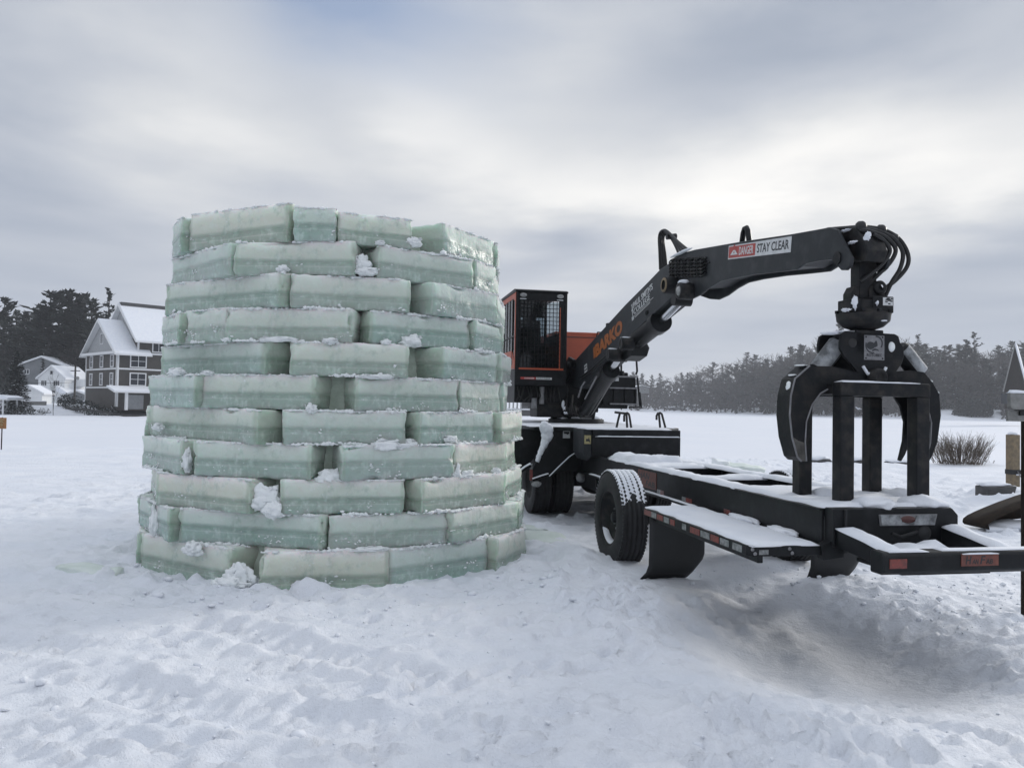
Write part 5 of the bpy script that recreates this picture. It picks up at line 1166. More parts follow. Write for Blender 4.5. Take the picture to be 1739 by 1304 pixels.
# ------------------------------------------------------------------ far shore: buildings
HD = Vector((.69, .73, 0)).normalized()                 # along the hotel's long side, away to the right
GD = Vector((-.73, .69, 0)).normalized()                # along its gable end
HC = at(198, 650, 100); HC.z = .55
hotel = empty('lakeside_hotel', tuple(HC), math.atan2(HD.y, HD.x))     # own axes: x along the long side, y along the gable end
tag(hotel, 'three storey grey-brown shingled inn with white trim and snowy gables on the left shore', 'building')
hotel.scale = (.965, .965, .965)
GW, EV, PK = 11.6, 7.35, 11.6
m = MB(); m.box(0, 15, 0, GW, -.5, EV); hw = m.build('wall', siding_m, hotel)
m = MB(); m.prism([(0, EV), (GW, EV), (GW / 2, PK)], 0.0, 2.6, 'x'); m.build('gable_wall', gable_m, hotel)
def gable_roof(x0, x1, ya, yb, ez, pz, over, name='roof', par=hotel, th=.28):
    """two snow-covered slopes with a ridge along x"""
    ym = (ya + yb) / 2; k = (pz - ez) / (ym - ya); a = ya - over; b = yb + over; ea = ez - over * k
    m = MB(); m.prism([(a, ea), (ym, pz), (b, ea), (b, ea + th * .6), (ym, pz + th), (a, ea + th * .6)], x0, x1, 'x', 0)
    s = m.build(name, trim_m, par)
    m = MB(); m.prism([(a + .05, ea + th * .6), (ym, pz + th), (b - .05, ea + th * .6), (b - .05, ea + th * .6 + .14), (ym, pz + th + .16), (a + .05, ea + th * .6 + .14)], x0 + .12, x1 - .05, 'x', 0); m.build('roof_snow', snow_m, s)
    return s
r1 = gable_roof(-.7, 4.2, 0, GW, EV + .1, PK, .9)
m = MB(); m.box(2.6, 15, .0, GW, EV, 9.35); m.build('upper_wall', siding_m, hotel)
m = MB(); m.prism([(-.2, 9.3), (GW + .2, 9.3), (GW / 2, 14.0)], 2.6, 15, 'x'); m.build('gable_wall', gable_m, hotel)
r2 = gable_roof(1.9, 15.6, 0, GW, 9.35, 14.0, .9)
m = MB(); m.box(2.2, 15.3, GW / 2 - .5, GW / 2 + .4, 14.05, 14.55); m.build('ridge_cap', roof_m, r2)
m = MB(); m.prism([(-.6, EV + .0), (GW + .6, EV + .0), (GW + .9, EV - .35), (-.9, EV - .35)], -.65, .02, 'x'); m.build('eave_board', trim_m, hotel)
m = MB()
for z in (2.45, 4.95): m.box(-.06, 15, -.06, 0, z, z + .22); m.box(-.06, 0, -.06, GW, z, z + .22)
m.box(-.08, .22, -.08, 0, 0, EV); m.box(-.08, 0, -.08, .22, 0, EV); m.box(-.08, 0, GW - .2, GW + .02, 0, EV); m.box(0, 15, -.06, 0, EV - .25, EV); m.box(2.5, 2.75, -.08, 0, EV, 9.3); m.build('trim_boards', trim_m, hotel)
def window(par, o, xd, w, h, cols, rows, N, fr=.14):
    """frame, muntins and dark pane on a wall; o = lower corner, xd along the wall, N out of the wall"""
    X = Vector(xd); N = Vector(N); o = Vector(o); Z = Vector((0, 0, 1))
    def bx(m, a0, a1, b0, b1, d0, d1):
        m.add([o + X * a + Z * b + N * d for d in (d0, d1) for b in (b0, b1) for a in (a0, a1)], [(0, 2, 3, 1), (4, 5, 7, 6), (0, 1, 5, 4), (2, 6, 7, 3), (0, 4, 6, 2), (1, 3, 7, 5)])
    m = MB(); bx(m, -fr, w + fr, -fr, 0, .0, .08); bx(m, -fr, w + fr, h, h + fr, .0, .08); bx(m, -fr, 0, 0, h, .0, .08); bx(m, w, w + fr, 0, h, .0, .08)
    for i in range(1, cols): bx(m, w * i / cols - .035, w * i / cols + .035, 0, h, .01, .06)
    for i in range(1, rows): bx(m, 0, w, h * i / rows - .03, h * i / rows + .03, .01, .055)
    f = m.build('window', trim_m, par); m = MB(); bx(m, 0, w, 0, h, .003, .012); m.build('pane', pane_m, f); return f
for z in (2.95, 5.4):
    for y in (1.7, 5.5, 9.4): window(hotel, (0, y + .5, z), (0, -1, 0), .9, 1.45, 1, 2, (-1, 0, 0))
    for x in (1.75, 6.1, 10.5): window(hotel, (x, 0, z), (1, 0, 0), 1.9, 1.5, 2, 2, (0, -1, 0))
window(hotel, (0, GW / 2 + .4, 8.6), (0, -1, 0), .8, 1.3, 2, 1, (-1, 0, 0), .1); window(hotel, (4.6, 0, 7.6), (1, 0, 0), 1.5, 1.3, 2, 1, (0, -1, 0)); window(hotel, (9, 0, 7.6), (1, 0, 0), 1.5, 1.3, 2, 1, (0, -1, 0))
m = MB(); m.prism([(-2.9, 1.85), (.0, 2.55), (.0, 2.65), (-2.9, 2.0)], -1.3, 15, 'x'); pr_ = m.build('porch_roof', trim_m, hotel); m = MB(); m.prism([(-2.88, 2.0), (.0, 2.65), (.0, 2.8), (-2.88, 2.14)], -1.25, 15, 'x'); m.build('roof_snow', snow_m, pr_)
for x in (.2, 4.6, 9.0): m = MB(); m.box(x, x + .32, -2.7, -2.38, -.4, 1.9); m.build('porch_post', trim_m, hotel)
m = MB(); m.box(1.4, 3.5, -.09, -.005, -.3, 1.6); m.build('porch_door', gable_m, hotel); m = MB(); m.box(5.6, 8.5, -.05, -.004, .1, 1.6); m.build('porch_window', pane_m, hotel)

def house(name, label, px, D, z0, w, d, ev, pk, rz, wall, over=.35, feats=(), snow=True, cat='house'):
    """simple gabled house: gable wall faces local -y"""
    p = at(px, 690, D); r = empty(name, (p.x, p.y, z0), rz); tag(r, label, cat)
    m = MB(); m.prism([(-w / 2, -.5), (w / 2, -.5), (w / 2, ev), (0, pk), (-w / 2, ev)], 0, d, 'y'); m.build('wall', wall, r)
    k = (pk - ev) / (w / 2); a = w / 2 + over; ez = ev - over * k; th = .16
    m = MB(); m.prism([(-a, ez), (0, pk), (a, ez), (a, ez + th), (0, pk + th), (-a, ez + th)], -over, d + over, 'y'); rf = m.build('roof', roof_m if over < .2 else trim_m, r)
    if snow: m = MB(); m.prism([(-a, ez + th), (0, pk + th), (a, ez + th), (a, ez + th + .14), (0, pk + th + .16), (-a, ez + th + .14)], -over + .06, d + over - .02, 'y'); m.build('roof_snow', snow_m, rf)
    for (x, z, ww, hh, c_, rr_) in feats: window(r, (x, 0, z), (1, 0, 0), ww, hh, c_, rr_, (0, -1, 0), .08)
    return r
wh = house('white_house', 'white clapboard house with steep snowy roof beside the bare sapling on the left shore', 86, 134, .3, 4.6, 7.5, 4.6, 6.5, R(-2), wsiding_m,
           feats=((-1.75, 3.3, .9, .8, 3, 1), (.45, 3.3, .9, .8, 3, 1), (-.25, 5.2, .45, .6, 1, 1), (-1.9, 1.0, 1.0, .7, 3, 1), (.2, 1.5, .5, .9, 1, 1)))
m = MB(); m.prism([(-3.9, 1.45), (-2.3, 2.2), (-2.3, 2.4), (-3.9, 1.65)], -.2, 3, 'y'); m.build('lean_to_roof', snow_m, wh); MB().box(-3.7, -2.3, .02, 3, -.5, 1.6).build('lean_to', greyhouse_m, wh)
m = MB(); m.prism([(1.6, 2.35), (4.9, 1.05), (4.9, 1.3), (1.6, 3.3)], -1.2, 4, 'y'); m.build('side_roof', snow_m, wh); MB().box(1.6, 4.7, -.9, 4, -.5, 1.2).build('side_porch', gable_m, wh); m = MB(); m.box(2.35, 4.3, 3, 5.5, 3.3, 4.5); m.build('side_wing', wsiding_m, wh)
gh = house('grey_house', 'grey house whose low snowy roof rises behind the white house and the spruce', 68, 142.5, 1.4, 7.6, 5, 5.9, 7.4, R(6), greyhouse_m, feats=((-2.9, 4.4, .8, .7, 2, 1),))
house('garage', 'small white garage with snowy roof beside the dark spruce on the left shore', 48, 116, .2, 3.6, 4, 1.9, 2.9, R(12), wsiding_m)
house('shed', 'small shed with snow on its roof between the white house and the inn', 131, 124, .3, 4.6, 4, 1.5, 2.3, R(-6), greyhouse_m)
p = at(4, 690, 96); pv_ = empty('pavilion', (p.x, p.y, gz(p.x, p.y)), R(8)); tag(pv_, 'open white-posted pavilion with snowy flat roof at the far left edge', 'pavilion')
m = MB(); m.prism([(-3, 2.15), (1.35, 2.15), (1.6, 2.3), (.9, 2.55), (-3, 2.75)], -2, 2, 'y'); m.build('roof', snow_m, pv_); MB().box(-3, 1.5, -2, 2, 2.0, 2.148).build('fascia', trim_m, pv_)
for x in (-1.4, -.4, .75):
    for y in (-1.7, 1.7): MB().box(x, x + .16, y, y + .16, -.3, 2.0).build('post', trim_m, pv_)
p = at(56, 682, 104); rw = MB().box(-1.7, 1.7, -.2, .2, -.5, .42).build('retaining_wall', greywood_m); rw.location = (p.x, p.y, gz(p.x, p.y)); tag(rw, 'low tan retaining wall in front of the white house', 'wall')
s = snow_slab('snow_cover', rw, -1.72, 1.72, -.22, .22, .42, .12, 3)
# utility pole
p = at(126, 690, 116); up_ = empty('utility_pole', (p.x, p.y, .2)); tag(up_, 'dark wooden utility pole between the white house and the grey-brown inn', 'utility pole')
MB().tube([(0, 0, -.5), (0, 0, 6.2)], [.16, .12], 8).build('pole', bark_m, up_); MB().box(-.7, .7, -.05, .05, 5.3, 5.42).build('crossarm', bark_m, up_); m = MB(); m.lump((.35, 0, 4.3), (.28, .25, .28), 1, .15, 2); m.build('pole_lamp', lens_m, up_)
a = at(40, 649, 116); b = at(126, 649, 116); m = MB(); m.tube([(a.x - 20, a.y - 6, a.z + .3)] + [tuple(a.lerp(b, t) - Vector((0, 0, .5 * t * (1 - t)))) for t in (0, .25, .5, .75, 1)], .025, 5); tag(m.build('overhead_wire', hose_m), 'thin overhead wire crossing in front of the white house', 'wire')

# ------------------------------------------------------------------ trees
def conifer(name, seed, h, wid, kind, n_br, leaf, snowf):
    """a tree: tapered trunk and a crown of many needle sprays; kind: pine (ragged shelves) or spruce (cone)"""
    rr = random.Random(seed); r = empty(name, (0, 0, 0))
    tr = MB(); lean = rr.uniform(-.02, .02); tr.tube([(0, 0, -.8), (lean * h * .5, 0, h * .5), (lean * h, 0, h * .97)], [h * .017, h * .011, h * .003], 6); tr.build('trunk', bark_m, r)
    V, Fc, MI = [], [], []
    def spray(c, d, L, w, mi):
        side = d.cross(Vector((0, 0, 1))); side = side.normalized() if side.length > .01 else Vector((1, 0, 0)); side = (side + Vector((0, 0, rr.uniform(-.7, .7)))).normalized()
        k = len(V); V.extend([c - d * L * .4 - side * w * .3, c + side * w * -.5, c + d * L * .6, c + side * w * .5]); Fc.append((k, k + 1, k + 2, k + 3)); MI.append(mi)
    base = .10 if kind == 'pine' else .05
    for i in range(n_br):
        t = base + (1 - base) * (i + rr.random()) / n_br; z = t * h; a = rr.uniform(0, 2 * math.pi)
        if kind == 'spruce': L = wid * (1 - t) ** .85 * rr.uniform(.75, 1.1) + .15; rise = -.25 + .4 * t
        else:
            prof = math.sin(math.pi * min(1, (t - base) / (1 - base) * .80 + .22)) ** .7; L = wid * prof * rr.uniform(.45, 1.15) + .2; rise = .02 + .5 * t * t
        d = Vector((math.cos(a), math.sin(a), rise)).normalized(); n = max(2, int(L / (leaf * .42)))
        for j in range(n):
            f = (j + rr.random() * .6 + .2) / n; c = Vector((lean * z, 0, z)) + d * (L * f)
            c.z += -.12 * L * f * f if kind == 'spruce' else .10 * L * f * f
            for q in range(2 if kind == 'spruce' else 3):
                dd = (d + Vector((rr.uniform(-.8, .8), rr.uniform(-.8, .8), rr.uniform(-.25, .5)))).normalized()
                spray(c + Vector((rr.uniform(-.2, .2), rr.uniform(-.2, .2), rr.uniform(-.12, .15))) * leaf * 1.4, dd, leaf * rr.uniform(.7, 1.3), leaf * rr.uniform(.35, .7), 0)
            if rr.random() < snowf and f > .35:
                k = len(V); s = leaf * rr.uniform(.35, .65); w = Vector((-d.y, d.x, 0)); c2 = c + Vector((0, 0, leaf * .22))
                V.extend([c2 - d * s, c2 - w * s * .5 + Vector((0, 0, .02)), c2 + d * s - Vector((0, 0, .1)), c2 + w * s * .5]); Fc.append((k, k + 1, k + 2, k + 3)); MI.append(1)
    m = MB(); m.v = [tuple(v) for v in V]; m.f = Fc; m.m = MI; m.sm = [False] * len(Fc)
    me = bpy.data.meshes.new('crown'); me.from_pydata(m.v, [], m.f); me.materials.append(spruce_m if kind == 'spruce' else needle_m); me.materials.append(snow_m); me.polygons.foreach_set('material_index', MI)
    o = bpy.data.objects.new('crown', me); COL.objects.link(o); o.parent = r; return r
def bare_tree(name, seed, h, spread, depth=5, thick=.02, mat=twig_m, fat=.0):
    rr = random.Random(seed); r = empty(name, (0, 0, 0)); tr, cr = MB(), MB()
    def grow_(p, d, L, w, k):
        q = p + d * L; w_ = max(w, fat); (tr if k < 1 else cr).tube([p, q], [w_, max(w * .62, fat * .7)], 5 if k < 2 else 3, cap=False)
        if k >= depth: return
        for i in range(3 if k < 3 else 2 + (rr.random() < .5)):
            nd_ = (d + Vector((rr.uniform(-1, 1), rr.uniform(-1, 1), rr.uniform(-.1, .6))) * spread).normalized(); grow_(p + d * L * rr.uniform(.55, 1), nd_, L * rr.uniform(.6, .85), w * .58, k + 1)
    grow_(Vector((0, 0, -.5)), Vector((rr.uniform(-.05, .05), rr.uniform(-.05, .05), 1)).normalized(), h * .36, h * thick, 0)
    tr.build('trunk', mat, r); cr.build('crown', mat, r); return r
pines = [conifer('pine_tree', 11 + i, 18, (3.6, 4.4, 3.2)[i], 'pine', (62, 70, 56)[i], 1.15, .03) for i in range(3)]
spruces = [conifer('spruce_tree', 31 + i, 15, (2.6, 3.1)[i], 'spruce', (95, 90)[i], .85, (.05, .10)[i]) for i in range(2)]
bares = [bare_tree('bare_tree', 51 + i, 13, (.8, .65)[i], 6, .014, fat=.035) for i in range(2)]
snag = conifer('pine_tree', 77, 20, 3.4, 'pine', 46, 1.0, .0)
used = set()
def plant(proto, px, D, h, label, group=None, cat='tree', base=None, wide=1.0, dz=0.0):
    p = at(px, 690, D); z = gz(p.x, p.y) if base is None else base; h0 = {'pine_tree': 18, 'spruce_tree': 15, 'bare_tree': 13}[proto.name.split('.')[0]]
    if proto is snag: h0 = 20
    s = h / h0; k = rnd.uniform(.9, 1.12) * wide
    t = dup(proto) if proto in used else proto; used.add(proto)
    t.location = (p.x, p.y, z + dz); t.rotation_euler = (0, 0, rnd.uniform(0, 6.28)); t.scale = (s * k, s * k, s); tag(t, label, cat, group); return t
def top_h(px, py, D):
    p = at(px, py, D); return p.z - gz(p.x, p.y)
# left shore: tall dark pines behind the houses, heights read from their tops
for i, (px, py, D, k) in enumerate([(-18, 508, 161, 0), (2, 506, 157, 1), (24, 527, 171, 2), (42, 530, 167, 0), (58, 527, 168, 1), (80, 495, 150, 1), (95, 493, 157, 0), (110, 492, 153, 2), (124, 499, 154, 1), (138, 500, 161, 0), (152, 508, 150, 2), (68, 520, 151, 0), (118, 512, 153, 2), (12, 540, 153, 1), (34, 548, 151, 0), (52, 545, 152, 2)]):
    plant(pines[k], px, D, top_h(px, py, D), 'dark tall pine in the stand behind the houses on the left shore', 'pines behind the left shore houses', wide=1.25)
plant(snag, 178, 140, top_h(178, 492, 140), 'tall layered pine with open shelf-like branches right beside the inn roof')
for i, (px, py, D) in enumerate([(160, 540, 150), (190, 545, 152), (145, 560, 149), (100, 575, 151)]):
    plant(pines[i % 3], px, D, top_h(px, py, D), 'dark tall pine in the stand behind the houses on the left shore', 'pines behind the left shore houses', wide=1.3)
for i, (px, py, D) in enumerate([(5, 580, 152), (130, 590, 149), (15, 600, 148), (210, 570, 150), (-15, 590, 150), (138, 600, 148)]):
    plant(bares[i % 2], px, D, top_h(px, py, D), 'leafless grey tree between the pines behind the left shore houses', 'bare trees behind the left shore houses')
bigsp = conifer('spruce_tree', 95, 15, 4.4, 'spruce', 300, .85, .14)
plant(bigsp, 25, 100, top_h(25, 598, 100), 'broad dark spruce with snow on its boughs beside the white garage', wide=1.15)
plant(spruces[0], 72, 140.5, top_h(70, 608, 130), 'narrow dark spruce standing right behind the white house')
sp_ = bare_tree('bare_sapling', 91, 5.6, .5, 5, .010); p = at(91, 700, 97); sp_.location = (p.x, p.y, gz(p.x, p.y)); sp_.scale = (.8, .8, 1.1); tag(sp_, 'thin leafless sapling in front of the white house on the left shore', 'tree')
def shrub(name, px, D, w, h, n, label, mat, seed, group=None, leafy=False, snow=0.0, cat='shrub'):
    rr = random.Random(seed); m = MB(); p = at(px, 690, D)
    for i in range(n):
        if leafy:
            t = rr.random() ** .5; a = rr.uniform(0, 6.28); c = Vector((math.cos(a) * w / 2 * t, math.sin(a) * w * .3 * t, h * rr.uniform(.02, 1) * math.sqrt(max(0, 1 - t * t * .8)))); s = h * rr.uniform(.10, .22)
            d = Vector((rr.uniform(-1, 1), rr.uniform(-1, 1), rr.uniform(-.6, 1))).normalized(); e = d.cross(Vector((.3, .2, 1))).normalized()
            m.add([c - d * s * .5, c - e * s * .3, c + d * s * .6, c + e * s * .3], [(0, 1, 2, 3)], 1 if rr.random() < snow else 0)
        else:
            a = rr.uniform(-1, 1); b = Vector((a * w * .32, rr.uniform(-1, 1) * w * .2, 0)); d = Vector((a * .55 + rr.uniform(-.22, .22), rr.uniform(-.4, .4), 1)).normalized(); L = h * rr.uniform(.55, 1.05)
            q = b + d * L * .5; r0 = .0055 * rr.uniform(.7, 1.5); q = q + Vector((rr.uniform(-.09, .09), rr.uniform(-.06, .06), 0))
            m.tube([b, q, b + d * L + Vector((rr.uniform(-.1, .1), 0, 0))], [r0, r0 * .8, r0 * .35], 4, 0, False)
            for k in range(5):
                f = rr.uniform(.3, .95); e = (d + Vector((rr.uniform(-.6, .6), rr.uniform(-.6, .6), .1))).normalized(); m.tube([b + d * L * f, b + d * L * f + e * L * .32], [r0 * .6, r0 * .25], 3, 0, False)
    o = m.build(name, [mat, snow_m]); o.location = (p.x, p.y, gz(p.x, p.y) - .03); tag(o, label, cat, group); return o
shrub('leafless_bush', 1628, 25.2, 2.0, .92, 280, 'bushy leafless shrub at the lake edge right of the grapple', shrub_m, 5)
shrub('dry_stalk', 1683, 25.5, .5, .28, 7, 'few short dry stalks standing right of the leafless bush', shrub_m, 6)
for i, (px, w, h) in enumerate(((6, 4.2, 1.7), (38, 3.6, 1.5), (60, 2.6, 1.1))):
    shrub('evergreen_shrub', px, 97, w, h, 420, ('low dark evergreen shrub under the pavilion at the left edge', 'spreading dark shrub with snow patches at the foot of the spruce', 'small rounded dark shrub between the spruce and the sapling')[i], spruce_m, 20 + i, leafy=True, snow=.10)
for i, (px, w) in enumerate(((112, 2.4), (128, 3.2), (146, 3.4), (168, 3.6), (188, 2.6))):
    shrub('evergreen_shrub', px, 104.5 - (px - 112) * .066, w, 1.7, 420, 'dark snow-flecked shrub in the row at the foot of the inn', spruce_m, 40 + i, 'shrubs along the inn', leafy=True, snow=.04)
for i, px in enumerate((53, 72, 82)): shrub('small_evergreen', px, 100, .8, .7, 120, 'tiny round evergreen planted in the snow before the white house', spruce_m, 60 + i, 'tiny evergreens before the white house', leafy=True, snow=.05)
# dry reeds along the left shore
m = MB(); rr = random.Random(8)
for i in range(1500):
    t = rr.random(); px = -40 + 300 * t; D = 91.5 + 5 * rr.random() + px * .022; p = at(px, 700, D); zz = gz(p.x, p.y); hh = rr.uniform(.10, .36) * (.5 + mnoise.noise(Vector((px * .05, 3, 1))) + .3)
    if hh < .1: continue
    k = .035; m.add([(p.x - k, p.y, zz - .05), (p.x + k, p.y, zz - .05), (p.x + rr.uniform(-.2, .2), p.y, zz + hh)], [(0, 1, 2)])
tag(m.build('reeds', reed_m), kind='stuff')
m = MB(); pts = [(112, 692), (125, 695), (140, 694), (158, 697), (176, 699), (190, 702), (210, 705), (232, 705), (250, 704)]
m.tube([at(a, b + .5, 93) + Vector((0, 0, 0)) for a, b in pts], .13, 8); tag(m.build('floating_boom', hose_m), 'long black floating boom lying along the left shore below the inn', 'boom')
p = at(178, 703.5, 91.5); m = MB(); m.lump((0, 0, 0), (.42, .25, .14), 2, .3, 2); o = m.build('shore_rock', rock_m); o.location = (p.x, p.y, p.z); tag(o, 'single dark rock below the black floating boom on the left shore', 'rock')
# orange sign on a stake
p = at(2, 768, 23.5); sg_ = empty('trail_sign', (p.x, p.y, gz(p.x, p.y))); tag(sg_, 'small orange-brown sign on a thin stake at the left picture edge', 'sign')
MB().box(-.012, .012, -.012, .012, -.2, 1.0).build('stake', rack_m, sg_); m = MB(); m.box(-.24, .14, -.03, -.013, .66, .99); fb = m.build('sign_board', signface_m, sg_, .004)
m = MB(); m.tube([(-.10, -.032, .86), (.0, -.032, .88), (.06, -.032, .84)], .016, 5); m.tube([(-.03, -.032, .78), (.0, -.032, .82), (.03, -.032, .78), (.0, -.032, .75)], .012, 5); m.tube([(-.16, -.032, .93), (.08, -.032, .93)], .010, 5); m.build('faded_marks', yellow_m, fb)

# right-hand wood: many separate trees on the slope
gl_p = 'hazy conifer in the mixed wood on the far right shore'; gl_b = 'hazy leafless tree in the mixed wood on the far right shore'
tops = [(1088, 640), (1130, 640), (1160, 634), (1180, 627), (1200, 630), (1230, 622), (1255, 605), (1285, 612), (1310, 602), (1330, 598), (1358, 588), (1390, 582), (1430, 570), (1462, 572), (1500, 590), (1560, 586), (1600, 590), (1625, 592), (1652, 590), (1690, 600), (1720, 590), (1750, 580), (1800, 575)]
def skyline(px):
    for (a, b), (c_, d) in zip(tops[:-1], tops[1:]):
        if a <= px <= c_: return b + (d - b) * (px - a) / (c_ - a)
    return tops[0][1] if px < a else tops[-1][1]
_sx = np.arange(1040, 1801, 8.0); _sD = []
for px in _sx:
    DD = np.linspace(60, 520, 300); q = ray(px, 690); d_ = shore_d(CAM.x + q.x / q.y * DD, CAM.y + DD); ok = np.nonzero(d_ > 2)[0]
    _sD.append(DD[ok[0]] if len(ok) else 420.0)
def shore_D(px): return float(np.interp(px, _sx, _sD))
tr_ = random.Random(21); n_t = 0
for row, (n, dmin, dmax, lowk) in enumerate(((62, 5, 16, .30), (60, 24, 44, .58), (56, 56, 78, .80), (52, 88, 125, 1.0))):
    for i in range(n):
        px = 1062 + (1775 - 1062) * (i + tr_.uniform(-.35, .45)) / n; D = shore_D(px) + tr_.uniform(dmin, dmax)
        if 1545 < px < 1700 and row == 0: D += 22
        h = top_h(px, skyline(px) - 7 + (1 - lowk) * 60 + tr_.uniform(-6, 9), D); h = max(7, min(30, h)); k = tr_.random()
        if k < .42: plant(pines[tr_.randrange(3)], px, D, h, gl_p, 'conifers of the far right wood', wide=1.6)
        elif k < .72: plant(spruces[tr_.randrange(2)], px, D, h * .95, gl_p, 'conifers of the far right wood', wide=1.6)
        else: plant(bares[tr_.randrange(2)], px, D, h * .95, gl_b, 'leafless trees of the far right wood', wide=1.5)
for (px, py, D, k, lb) in ((1558, 569, 330, 's', 'pointed spruce rising above the wood just right of the grapple'), (1655, 565, 300, 'p', 'tallest ragged pine above the wood right of the grapple'), (1640, 578, 302, 'p', 'second ragged pine leaning beside the tallest one in the right wood'),
                          (1424, 552, 340, 'p', 'pine top showing just left of the grapple rotator'), (1357, 588, 340, 's', 'slim pointed spruce at the top of the wood left of the grapple')):
    plant(spruces[1] if k == 's' else snag if px == 1655 else pines[1], px, D, top_h(px, py, D), lb, wide=1.0)
# undergrowth filling the wood
m = MB(); rr = random.Random(4)
for i in range(11000):
    px = rr.uniform(1055, 1780); D = shore_D(px) + .5 + 120 * rr.random() ** 1.4
    p = at(px, 690, D); 
    if 1555 < px < 1700 and D < shore_D(px) + 24: continue
    z = float(np.interp(D - shore_D(px), [0, 6, 130], [.0, .6, 15])) + rr.random() * 7; s = rr.uniform(.5, 1.5); d = Vector((rr.uniform(-1, 1), rr.uniform(-.4, .4), rr.uniform(-.3, 1))).normalized(); e = d.cross(Vector((0, 1, 0.2))).normalized(); c = Vector((p.x, p.y, z))
    m.add([c - d * s, c - e * s * .45, c + d * s, c + e * s * .45], [(0, 1, 2, 3)], 1 if rr.random() < .002 else 0)
tag(m.build('undergrowth', [twig_m, snow_m]), kind='stuff')
m = MB()
for i in range(5200):
    px = rr.uniform(-60, 225); D = 150 + 16 * rr.random(); p = at(px, 690, D)
    z = gz(p.x, p.y) + rr.random() * (8 if px > 60 else 5.5); s = rr.uniform(.35, .9); d = Vector((rr.uniform(-1, 1), rr.uniform(-.4, .4), rr.uniform(-.3, 1))).normalized(); e = d.cross(Vector((0, 1, 0.2))).normalized(); c = Vector((p.x, p.y, z))
    m.add([c - d * s, c - e * s * .45, c + d * s, c + e * s * .45], [(0, 1, 2, 3)], 1 if rr.random() < .006 else 0)
tag(m.build('undergrowth', [needle_m, snow_m]), kind='stuff')
# hedge, houses and boathouse of the right shore
p = at(1652, 700, shore_D(1652) + 6); o = shrub('dark_hedge', 1652, shore_D(1652) + 7, 13.5, 6.2, 2600, 'big dark rounded hedge on the snowy bank of the right shore', spruce_m, 71, leafy=True, cat='hedge')
def far_house(px, D, z, w, h, d, lab, wall=greyhouse_m, rz=0.0, pkf=.55): return house('cottage', lab, px, D, z, w, d, h, h * (1 + pkf), rz, wall, .5, ((-w * .3, h * .35, w * .16, h * .3, 2, 1), (w * .1, h * .35, w * .16, h * .3, 2, 1)), cat='cottage')
D = shore_D(1150) + 3; p = at(1148, 690, D); bh = house('boathouse', 'low dark boathouse with flat snow cap on the far shore left of the grapple', 1148, D, -.3, 11, 7, 2.0, 2.7, R(5), greyhouse_m, .6, cat='boathouse')
D = shore_D(1092) + 30; far_house(1090, D, gz(*at(1090, 690, D).xy) + 7.5, 9, 3, 6, 'small snowy-roofed cottage high in the wood beside the ladder of the loader', rz=.3, pkf=.3)
D = shore_D(1285) + 12; far_house(1287, D, gz(*at(1287, 690, D).xy) + .5, 5, 3.4, 5, 'pale little house half hidden among the trees left of the grapple', wsiding_m, -.2)
D = shore_D(1620) + 62; p = at(1618, 690, D); far_house(1616, D, gz(p.x, p.y) + 5.0, 8, 3.2, 6, 'cottage with a thin snowy roof high in the wood above the dark hedge', greyhouse_m, .1, .35)
D = shore_D(1610) + 40; far_house(1608, D, gz(*at(1608, 690, D).xy) + .6, 9, 2.2, 5, 'low cottage with a lit snowy eave behind the dark hedge', greyhouse_m, .05, .4)
darkboard_m = mk('dark_boards', (.022, .019, .017), (.032, .028, .025), 3.0, .9, spec=.2)
# steep-gabled lodge at the right edge
D = 150; p = at(1721, 690, D); lz = at(1721, 690, D).z
ag = house('gabled_lodge', 'steep dark gabled lodge with pale barge board at the right picture edge', 1723, D, lz, 3.3, 9, 3.6, 11.6, R(-35), darkboard_m, .12, (), snow=False, cat='lodge')
m = MB(); m.prism([(-1.95, 2.8), (-.1, 11.7), (.12, 11.75), (-1.72, 2.8)], -.42, -.26, 'y'); m.build('barge_board', greywood_m, ag)
m = MB(); m.prism([(.0, 11.9), (2.0, 3.0), (2.2, 3.2), (.2, 12.2)], -.2, 9, 'y'); m.build('roof_snow', snow_m, ag)
m = MB(); m.box(-2.2, 2.2, -.03, -.005, .5, 2.4); m.build('lower_window', pane_m, ag)
# small dock with white posts seen under the cab
D = 168; p = at(893, 700, D); dk = empty('lake_dock', (p.x, p.y, LAKE_Z), R(-4)); tag(dk, 'low dark lodge dock with white posts and snow in front, seen under the cab', 'dock')
MB().box(-6.5, 8, 0, 4, -.2, 1.25).build('dock_deck', roof_m, dk); MB().box(-1.0, 7.5, 2.5, 4, 1.25, 3.4).build('dock_shed', greyhouse_m, dk); MB().box(-7, 8.3, -.3, 4.5, 3.4, 3.7).build('shed_roof', roof_m, dk)
for k in range(6): MB().box(-5.6 + .85 * k, -5.25 + .85 * k, 2.2, 2.4, 1.25, 3.4).build('post', trim_m, dk)
m = MB(); m.box(3.2, 4.4, 2.40, 2.49, 1.6, 2.8); m.build('shed_window', trim_m, dk); m = MB(); m.box(3.35, 4.25, 2.38, 2.40, 1.75, 2.65); m.build('pane', pane_m, dk)
snow_slab('snow_cover', dk, -7, 8.4, -.6, 2.2, 1.25, .35, 6, .1, res=.4)

